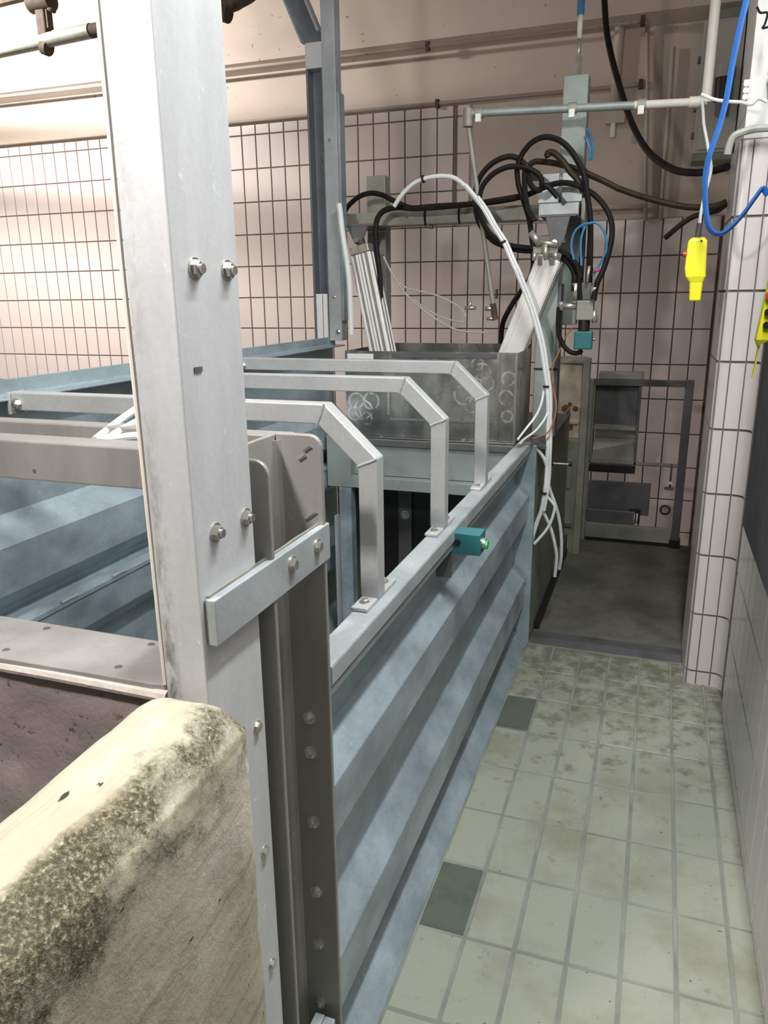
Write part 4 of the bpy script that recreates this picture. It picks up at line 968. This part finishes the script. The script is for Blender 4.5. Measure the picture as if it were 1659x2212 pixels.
# ------------------------------------------------------------------ hoses and cables
HP = {}
HP['beam_hose'] = [(-1.447,3.55,1.913),(-1.435,3.548,1.946),(-1.41,3.546,1.973),(-1.361,3.544,2.003),(-1.304,3.542,2.013),(-1.248,3.54,2.001),(-1.193,3.538,1.974),(-1.138,3.536,1.949),(-1.096,3.534,1.939),(-0.985,3.532,1.942),(-0.82,3.53,1.942),(-0.698,3.52,1.948),(-0.593,3.505,1.962),(-0.512,3.491,1.988),(-0.452,3.476,2.0),(-0.392,3.462,1.993),(-0.333,3.447,1.966),(-0.284,3.433,1.93),(-0.243,3.418,1.88),(-0.22,3.404,1.824),(-0.218,3.389,1.75),(-0.237,3.375,1.659),(-0.258,3.36,1.604),(-0.259,3.36,1.6),(-0.272,3.36,1.534)]
HP['cylinder_hose'] = [(-0.603,3.49,1.959),(-0.692,3.49,1.949),(-0.808,3.49,1.939),(-0.976,3.5,1.934),(-1.084,3.494,1.933),(-1.149,3.488,1.939),(-1.21,3.482,1.933),(-1.245,3.475,1.906),(-1.259,3.469,1.858),(-1.256,3.463,1.792),(-1.247,3.457,1.73),(-1.235,3.451,1.647),(-1.231,3.445,1.563),(-1.237,3.438,1.479),(-1.246,3.432,1.393),(-1.249,3.426,1.329),(-1.249,3.42,1.29)]
HP['tall_loop_hose'] = [(-0.698,3.62,1.299),(-0.695,3.603,1.344),(-0.69,3.586,1.405),(-0.676,3.569,1.452),(-0.636,3.551,1.521),(-0.591,3.534,1.581),(-0.556,3.517,1.633),(-0.541,3.5,1.705),(-0.542,3.48,1.689),(-0.544,3.477,1.747),(-0.554,3.475,1.804),(-0.564,3.472,1.861),(-0.582,3.469,1.915),(-0.599,3.466,1.96),(-0.612,3.464,1.994),(-0.618,3.461,2.027),(-0.621,3.458,2.068),(-0.61,3.455,2.099),(-0.595,3.453,2.127),(-0.564,3.45,2.157),(-0.526,3.447,2.173),(-0.487,3.445,2.172),(-0.444,3.442,2.154),(-0.404,3.439,2.119),(-0.372,3.436,2.074),(-0.35,3.434,2.037),(-0.336,3.431,1.993),(-0.325,3.428,1.939),(-0.31,3.425,1.865),(-0.302,3.423,1.773),(-0.297,3.42,1.662),(-0.294,3.41,1.65),(-0.297,3.41,1.534)]
HP['outer_loop_hose'] = [(-0.588,3.47,2.078),(-0.616,3.466,2.101),(-0.643,3.462,2.112),(-0.675,3.458,2.111),(-0.718,3.454,2.095),(-0.757,3.451,2.064),(-0.783,3.447,2.024),(-0.794,3.443,1.975),(-0.792,3.439,1.925),(-0.777,3.435,1.867),(-0.746,3.431,1.816),(-0.703,3.427,1.776),(-0.653,3.423,1.755),(-0.591,3.419,1.737),(-0.518,3.416,1.731),(-0.45,3.412,1.722),(-0.398,3.408,1.694),(-0.364,3.404,1.651),(-0.352,3.4,1.61),(-0.354,3.38,1.626),(-0.353,3.38,1.567)]
HP['inner_loop_hose'] = [(-0.515,3.45,1.991),(-0.515,3.446,2.009),(-0.527,3.443,2.031),(-0.559,3.439,2.054),(-0.606,3.435,2.067),(-0.652,3.432,2.069),(-0.699,3.428,2.054),(-0.734,3.424,2.029),(-0.761,3.421,1.993),(-0.77,3.417,1.949),(-0.768,3.413,1.903),(-0.746,3.409,1.845),(-0.703,3.406,1.794),(-0.649,3.402,1.765),(-0.604,3.398,1.752),(-0.523,3.395,1.742),(-0.444,3.391,1.734),(-0.389,3.387,1.713),(-0.348,3.384,1.669),(-0.331,3.38,1.624),(-0.335,3.38,1.608),(-0.327,3.38,1.535)]
HP['crossing_hose'] = [(-0.449,3.47,1.946),(-0.497,3.467,1.992),(-0.528,3.463,1.975),(-0.559,3.46,1.995),(-0.572,3.457,2.032),(-0.585,3.453,2.057),(-0.586,3.45,2.009),(-0.579,3.447,1.95),(-0.565,3.443,1.897),(-0.535,3.44,1.854)]
HP['rusty_hose'] = [(-0.581,3.5,2.078),(-0.554,3.5,2.093),(-0.506,3.5,2.088),(-0.459,3.5,2.078),(-0.4,3.5,2.06),(-0.361,3.5,2.047),(-0.322,3.5,2.026),(-0.263,3.5,1.998),(-0.209,3.5,1.969),(-0.209,3.5,1.969),(-0.115,3.48,1.932),(-0.023,3.46,1.902),(0.065,3.44,1.88),(0.15,3.42,1.876),(0.197,3.4,1.888)]
HP['brown_stub_hose'] = [(-0.494,3.46,2.1),(-0.498,3.46,2.114),(-0.475,3.46,2.116),(-0.435,3.46,2.082),(-0.406,3.46,2.044),(-0.374,3.46,2.01),(-0.345,3.46,1.961)]
HP['short_hose_end'] = [(0.199,3.42,1.882),(0.17,3.456,1.864),(0.127,3.492,1.858),(0.088,3.528,1.851),(0.044,3.564,1.826),(-0.013,3.6,1.778)]
HP['hanging_cable'] = [(-0.413,4.6,3.046),(-0.397,4.495,2.97),(-0.368,4.391,2.801),(-0.326,4.286,2.648),(-0.274,4.182,2.498),(-0.225,4.077,2.366),(-0.172,3.973,2.252),(-0.109,3.868,2.153),(-0.038,3.764,2.084),(0.027,3.659,2.041),(0.114,3.555,2.019),(0.193,3.45,2.02)]
HP['drain_hose'] = [(-0.413,3.4,1.503),(-0.414,3.4,1.449),(-0.409,3.4,1.395),(-0.388,3.4,1.347),(-0.357,3.4,1.318),(-0.327,3.4,1.313),(-0.308,3.4,1.326)]
HP['white_bundle'] = [(-1.146,3.4,1.935),(-1.109,3.395,1.979),(-1.06,3.39,2.017),(-1.008,3.385,2.036),(-0.943,3.38,2.043),(-0.88,3.375,2.035),(-0.837,3.37,2.01),(-0.795,3.365,1.967),(-0.752,3.36,1.92),(-0.82,3.36,2.0),(-0.772,3.35,1.949),(-0.729,3.34,1.894),(-0.685,3.33,1.825),(-0.641,3.32,1.764),(-0.61,3.31,1.703),(-0.57,3.3,1.627),(-0.588,3.3,1.664),(-0.553,3.3,1.587),(-0.521,3.3,1.516),(-0.492,3.3,1.435),(-0.466,3.3,1.345),(-0.452,3.3,1.273),(-0.435,3.3,1.181),(-0.426,3.3,1.089),(-0.426,3.3,1.052),(-0.421,3.3,0.959),(-0.42,3.3,0.873),(-0.419,3.3,0.795),(-0.424,3.3,0.717),(-0.435,3.3,0.636),(-0.45,3.3,0.585),(-0.466,3.3,0.522),(-0.474,3.3,0.475)]
HP['white_tube_a'] = [(-0.413,3.3,0.766),(-0.401,3.317,0.719),(-0.381,3.333,0.662),(-0.363,3.35,0.593),(-0.35,3.367,0.503),(-0.347,3.383,0.404),(-0.354,3.4,0.334)]
HP['white_tube_b'] = [(-0.435,3.3,0.636),(-0.419,3.312,0.609),(-0.391,3.324,0.543),(-0.372,3.336,0.469),(-0.363,3.348,0.404),(-0.368,3.36,0.31)]
HP['white_tube_c'] = [(-0.412,3.32,0.693),(-0.381,3.313,0.657),(-0.383,3.307,0.619),(-0.394,3.3,0.58),(-0.411,3.293,0.545),(-0.433,3.287,0.514),(-0.457,3.28,0.483)]
HP['white_tube_d'] = [(-0.476,3.27,0.928),(-0.458,3.28,0.908),(-0.437,3.29,0.878),(-0.423,3.3,0.844)]
HP['thin_tube_a'] = [(-0.451,3.32,1.175),(-0.448,3.276,1.136),(-0.451,3.232,1.101),(-0.463,3.188,1.066),(-0.491,3.144,1.024),(-0.518,3.1,0.983)]
HP['thin_tube_b'] = [(-0.426,3.3,1.07),(-0.438,3.25,1.039),(-0.462,3.2,1.005),(-0.497,3.15,0.979),(-0.507,3.1,0.969)]
HP['white_hose'] = [(-1.37,3.31,1.948),(-1.365,3.31,1.913),(-1.359,3.31,1.846),(-1.348,3.31,1.767),(-1.336,3.31,1.686),(-1.329,3.31,1.605),(-1.327,3.31,1.503),(-1.326,3.31,1.39)]
HP['clear_tube_a'] = [(-1.233,3.5,1.732),(-1.189,3.493,1.655),(-1.15,3.485,1.6),(-1.102,3.478,1.549),(-1.032,3.47,1.494),(-0.962,3.462,1.448),(-0.87,3.455,1.406),(-0.781,3.447,1.396),(-0.719,3.44,1.395)]
HP['clear_tube_b'] = [(-1.183,3.5,1.634),(-1.124,3.49,1.596),(-1.057,3.48,1.578),(-0.965,3.47,1.556),(-0.895,3.46,1.526),(-0.849,3.45,1.497),(-0.824,3.44,1.461)]
HP['clear_tube_c'] = [(-1.086,3.5,1.54),(-1.036,3.485,1.506),(-0.964,3.47,1.469),(-0.893,3.455,1.448),(-0.832,3.44,1.44)]
HP['blue_tube_a'] = [(-0.361,3.6,2.222),(-0.339,3.6,2.18),(-0.329,3.6,2.143),(-0.336,3.6,2.099)]
HP['blue_tube_b'] = [(-0.363,3.58,2.189),(-0.346,3.58,2.152),(-0.338,3.58,2.122),(-0.342,3.58,2.097)]
HP['blue_loop'] = [(-0.326,3.36,1.668),(-0.333,3.362,1.727),(-0.333,3.364,1.778),(-0.32,3.366,1.818),(-0.295,3.368,1.831),(-0.269,3.37,1.825),(-0.245,3.372,1.794),(-0.234,3.374,1.757),(-0.235,3.376,1.718),(-0.253,3.378,1.678),(-0.28,3.38,1.63)]
HP['blue_loop_b'] = [(-0.358,3.36,1.691),(-0.37,3.36,1.735),(-0.368,3.36,1.779),(-0.353,3.36,1.808),(-0.328,3.36,1.825),(-0.302,3.36,1.829)]
HP['orange_wire'] = [(-0.36,3.45,1.414),(-0.385,3.425,1.375),(-0.408,3.4,1.31),(-0.425,3.375,1.26),(-0.422,3.35,1.202),(-0.405,3.325,1.146),(-0.393,3.3,1.105),(-0.393,3.275,1.056),(-0.411,3.25,0.999),(-0.436,3.225,0.983),(-0.483,3.2,0.97)]
HP['white_cord'] = [(0.079,3.46,2.265),(0.086,3.404,2.209),(0.091,3.348,2.158),(0.105,3.292,2.092),(0.119,3.236,2.024),(0.124,3.18,1.984),(0.119,3.124,1.939),(0.108,3.068,1.887),(0.1,3.012,1.833),(0.096,2.956,1.787),(0.097,2.9,1.745)]
HP['blue_hose'] = [(0.16,2.75,2.396),(0.159,2.756,2.374),(0.149,2.762,2.301),(0.139,2.768,2.211),(0.132,2.774,2.118),(0.12,2.779,2.045),(0.103,2.785,1.981),(0.095,2.791,1.926),(0.096,2.797,1.875),(0.106,2.803,1.806),(0.119,2.809,1.76),(0.139,2.815,1.738),(0.163,2.821,1.738),(0.189,2.826,1.758),(0.22,2.832,1.796),(0.25,2.838,1.844),(0.268,2.844,1.868),(0.287,2.85,1.85)]
HP['white_cable'] = [(0.064,3.0,2.187),(0.107,3.003,2.168),(0.151,3.006,2.159),(0.191,3.009,2.154),(0.22,3.011,2.146),(0.236,3.014,2.159),(0.247,3.017,2.161),(0.267,3.02,2.151)]
HP['grey_cable'] = [(0.166,3.05,2.004),(0.169,3.05,2.029),(0.179,3.05,2.058),(0.203,3.05,2.07),(0.245,3.05,2.078),(0.298,3.05,2.077)]
HP['black_loop'] = [(0.206,3.0,2.423),(0.218,3.0,2.406),(0.238,3.0,2.403),(0.235,3.0,2.374),(0.229,3.0,2.362),(0.245,3.0,2.363)]
HP['near_white_tube'] = [(-0.569,0.745,1.856),(-0.57,0.745,1.728),(-0.571,0.745,1.597),(-0.57,0.745,1.454),(-0.569,0.745,1.273),(-0.568,0.745,1.074)]
HP['box_tube_a'] = [(-0.938,1.1,1.313),(-0.943,1.167,1.332),(-0.939,1.233,1.353),(-0.943,1.3,1.363)]
HP['box_tube_b'] = [(-0.918,1.1,1.313),(-0.911,1.15,1.327),(-0.906,1.2,1.337),(-0.899,1.25,1.343)]
HP['box_tube_c'] = [(-0.903,1.07,1.319),(-0.867,1.08,1.324),(-0.836,1.09,1.327),(-0.796,1.1,1.324)]

def hose(key, name, mat, r, label, cat='hose', group=None, flat=1.0, n=8):
    pts = HP[key]
    return single(MB().tube(pts, r, n, 5, flat), name, mat, label, cat, pts[len(pts)//2], group)
G1 = 'black hydraulic hoses on the portal frame'
hose('beam_hose', 'hydraulic_hose', 'rubber_black', 0.0115, 'black hose arching over the left beam end and running along it to the valve', group=G1)
hose('cylinder_hose', 'hydraulic_hose', 'rubber_black', 0.0125, 'black hose dropping from the beam in front of the left cylinder', group=G1)
hose('tall_loop_hose', 'hydraulic_hose', 'rubber_black', 0.0115, 'black hose making the tallest loop in front of the galvanised post', group=G1)
hose('outer_loop_hose', 'hydraulic_hose', 'rubber_black', 0.0115, 'outer of the two black hoses looping left of the beam end', group=G1)
hose('inner_loop_hose', 'hydraulic_hose', 'rubber_black', 0.0110, 'inner of the two black hoses looping left of the beam end', group=G1)
hose('crossing_hose', 'hydraulic_hose', 'rubber_black', 0.0115, 'black hose crossing downward through the middle of the hose tangle', group=G1)
hose('rusty_hose', 'hydraulic_hose', 'rubber_brown', 0.0120, 'brown stained hose sagging from the tall post to the white pillar', group=G1)
hose('brown_stub_hose', 'hydraulic_hose', 'rubber_brown', 0.0130, 'short brown hose bent over at the top of the tangle', group=G1)
hose('short_hose_end', 'hose_end', 'rubber_brown', 0.0110, 'loose brown hose end below the sagging hose', group=G1)
hose('hanging_cable', 'power_cable', 'rubber_black', 0.0150, 'thick dark cable sagging from the upper wall to the pillar', 'cable')
hose('drain_hose', 'drain_hose', 'rubber_black', 0.0100, 'short black hose curving below the light blue solenoid coil')
def shift(key, dx, dy, dz, new): HP[new] = [(p[0]+dx, p[1]+dy, p[2]+dz) for p in HP[key]]
G2 = 'white pneumatic tubes'
hose('white_bundle', 'pneumatic_tube', 'tube_white', 0.0095, 'thick white tube arching over and down along the tank to the panel end', 'tube', G2)
HP['bundle_lower'] = [(p[0]+0.012, p[1]-0.004, p[2]) for p in HP['white_bundle'][10:-3]]
hose('bundle_lower', 'pneumatic_tube', 'tube_white', 0.0075, 'slimmer white tube tied alongside the thick white tube', 'tube', G2)
hose('white_tube_a', 'pneumatic_tube', 'tube_white', 0.0075, 'white tube bowing out furthest over the dark platform', 'tube', G2)
hose('white_tube_b', 'pneumatic_tube', 'tube_white', 0.0075, 'white tube ending lowest beside the panel foot', 'tube', G2)
hose('white_tube_c', 'pneumatic_tube', 'tube_white', 0.0065, 'white tube curling back to the panel end flange', 'tube', G2)
hose('white_tube_d', 'pneumatic_tube', 'tube_white', 0.0080, 'short white tube joining at the end of the top rail', 'tube', G2)
hose('thin_tube_a', 'pneumatic_tube', 'tube_white', 0.0050, 'upper thin tube curving to the top rail end', 'tube', G2)
hose('thin_tube_b', 'pneumatic_tube', 'tube_white', 0.0050, 'lower thin tube curving to the top rail end', 'tube', G2)
hose('white_hose', 'pneumatic_tube', 'tube_white', 0.0125, 'broad white hose hanging beside the guide post', 'tube', G2)
hose('near_white_tube', 'pneumatic_tube', 'cream_paint', 0.0032, 'long thin cream tube running up the left edge of the near post', 'tube', G2)
hose('box_tube_a', 'pneumatic_tube', 'tube_white', 0.0075, 'uppermost white tube lying across the cross bars', 'tube', G2)
hose('box_tube_b', 'pneumatic_tube', 'tube_white', 0.0075, 'middle white tube lying across the cross bars', 'tube', G2)
hose('box_tube_c', 'pneumatic_tube', 'tube_white', 0.0070, 'lowest white tube lying along the thick cross bar', 'tube', G2)
G3 = 'clear tubes at the tee fitting'
hose('clear_tube_a', 'clear_tube', 'tube_clear', 0.0045, 'lowest clear tube sagging in front of the wall tiles', 'tube', G3)
hose('clear_tube_b', 'clear_tube', 'tube_clear', 0.0040, 'uppermost clear tube running to the tee fitting', 'tube', G3)
hose('clear_tube_c', 'clear_tube', 'tube_clear', 0.0040, 'middle clear tube running level into the tee fitting', 'tube', G3)
G4 = 'blue air tubes by the valve'
hose('blue_tube_a', 'air_tube', 'tube_blue', 0.0060, 'outer blue tube bent beside the tall post', 'tube', G4)
hose('blue_tube_b', 'air_tube', 'tube_blue', 0.0060, 'inner blue tube bent beside the tall post', 'tube', G4)
hose('blue_loop', 'air_tube', 'tube_blue', 0.0050, 'blue tube looping above the valve block', 'tube', G4)
hose('blue_loop_b', 'air_tube', 'tube_blue', 0.0045, 'blue tube arching left of the blue loop', 'tube', G4)
hose('orange_wire', 'wire', 'wire_orange', 0.0035, 'thin orange wire hanging from the solenoid valve to the rail end', 'wire')
hose('white_cord', 'hanging_cord', 'tube_white', 0.0055, 'wavy white cord carrying the hanging yellow pendant', 'cord')
hose('blue_hose', 'water_hose', 'hose_blue', 0.0112, 'bright blue hose hanging in a loop at the white pillar', 'hose', None, 0.5)
hose('white_cable', 'thin_cable', 'tube_white', 0.0055, 'white cable running from the air pipe to the pillar', 'cable')
hose('grey_cable', 'thick_cable', 'cabinet_grey', 0.0120, 'thick pale grey cable wrapped around the pillar above the tiles', 'cable')
hose('black_loop', 'thin_cable', 'rubber_black', 0.0035, 'thin black cable loop at the top right corner', 'cable')
# cable ties on the white bundle
for k, i in enumerate((3, 13, 22, 28)):
    p = HP['white_bundle'][min(i, len(HP['white_bundle'])-2)]; q = HP['white_bundle'][min(i, len(HP['white_bundle'])-2)+1]
    a = Vector(p); d = (Vector(q)-a).normalized()
    single(MB().cyl(a-d*0.004, a+d*0.004, 0.0165, 10), 'cable_tie', 'black_plastic', ['black cable tie on the top of the white tube arch', 'black cable tie beside the black hose loops', 'black cable tie beside the right end of the tank', 'black cable tie beside the thin lever'][k], 'cable tie', p, 'cable ties on the white tubes')
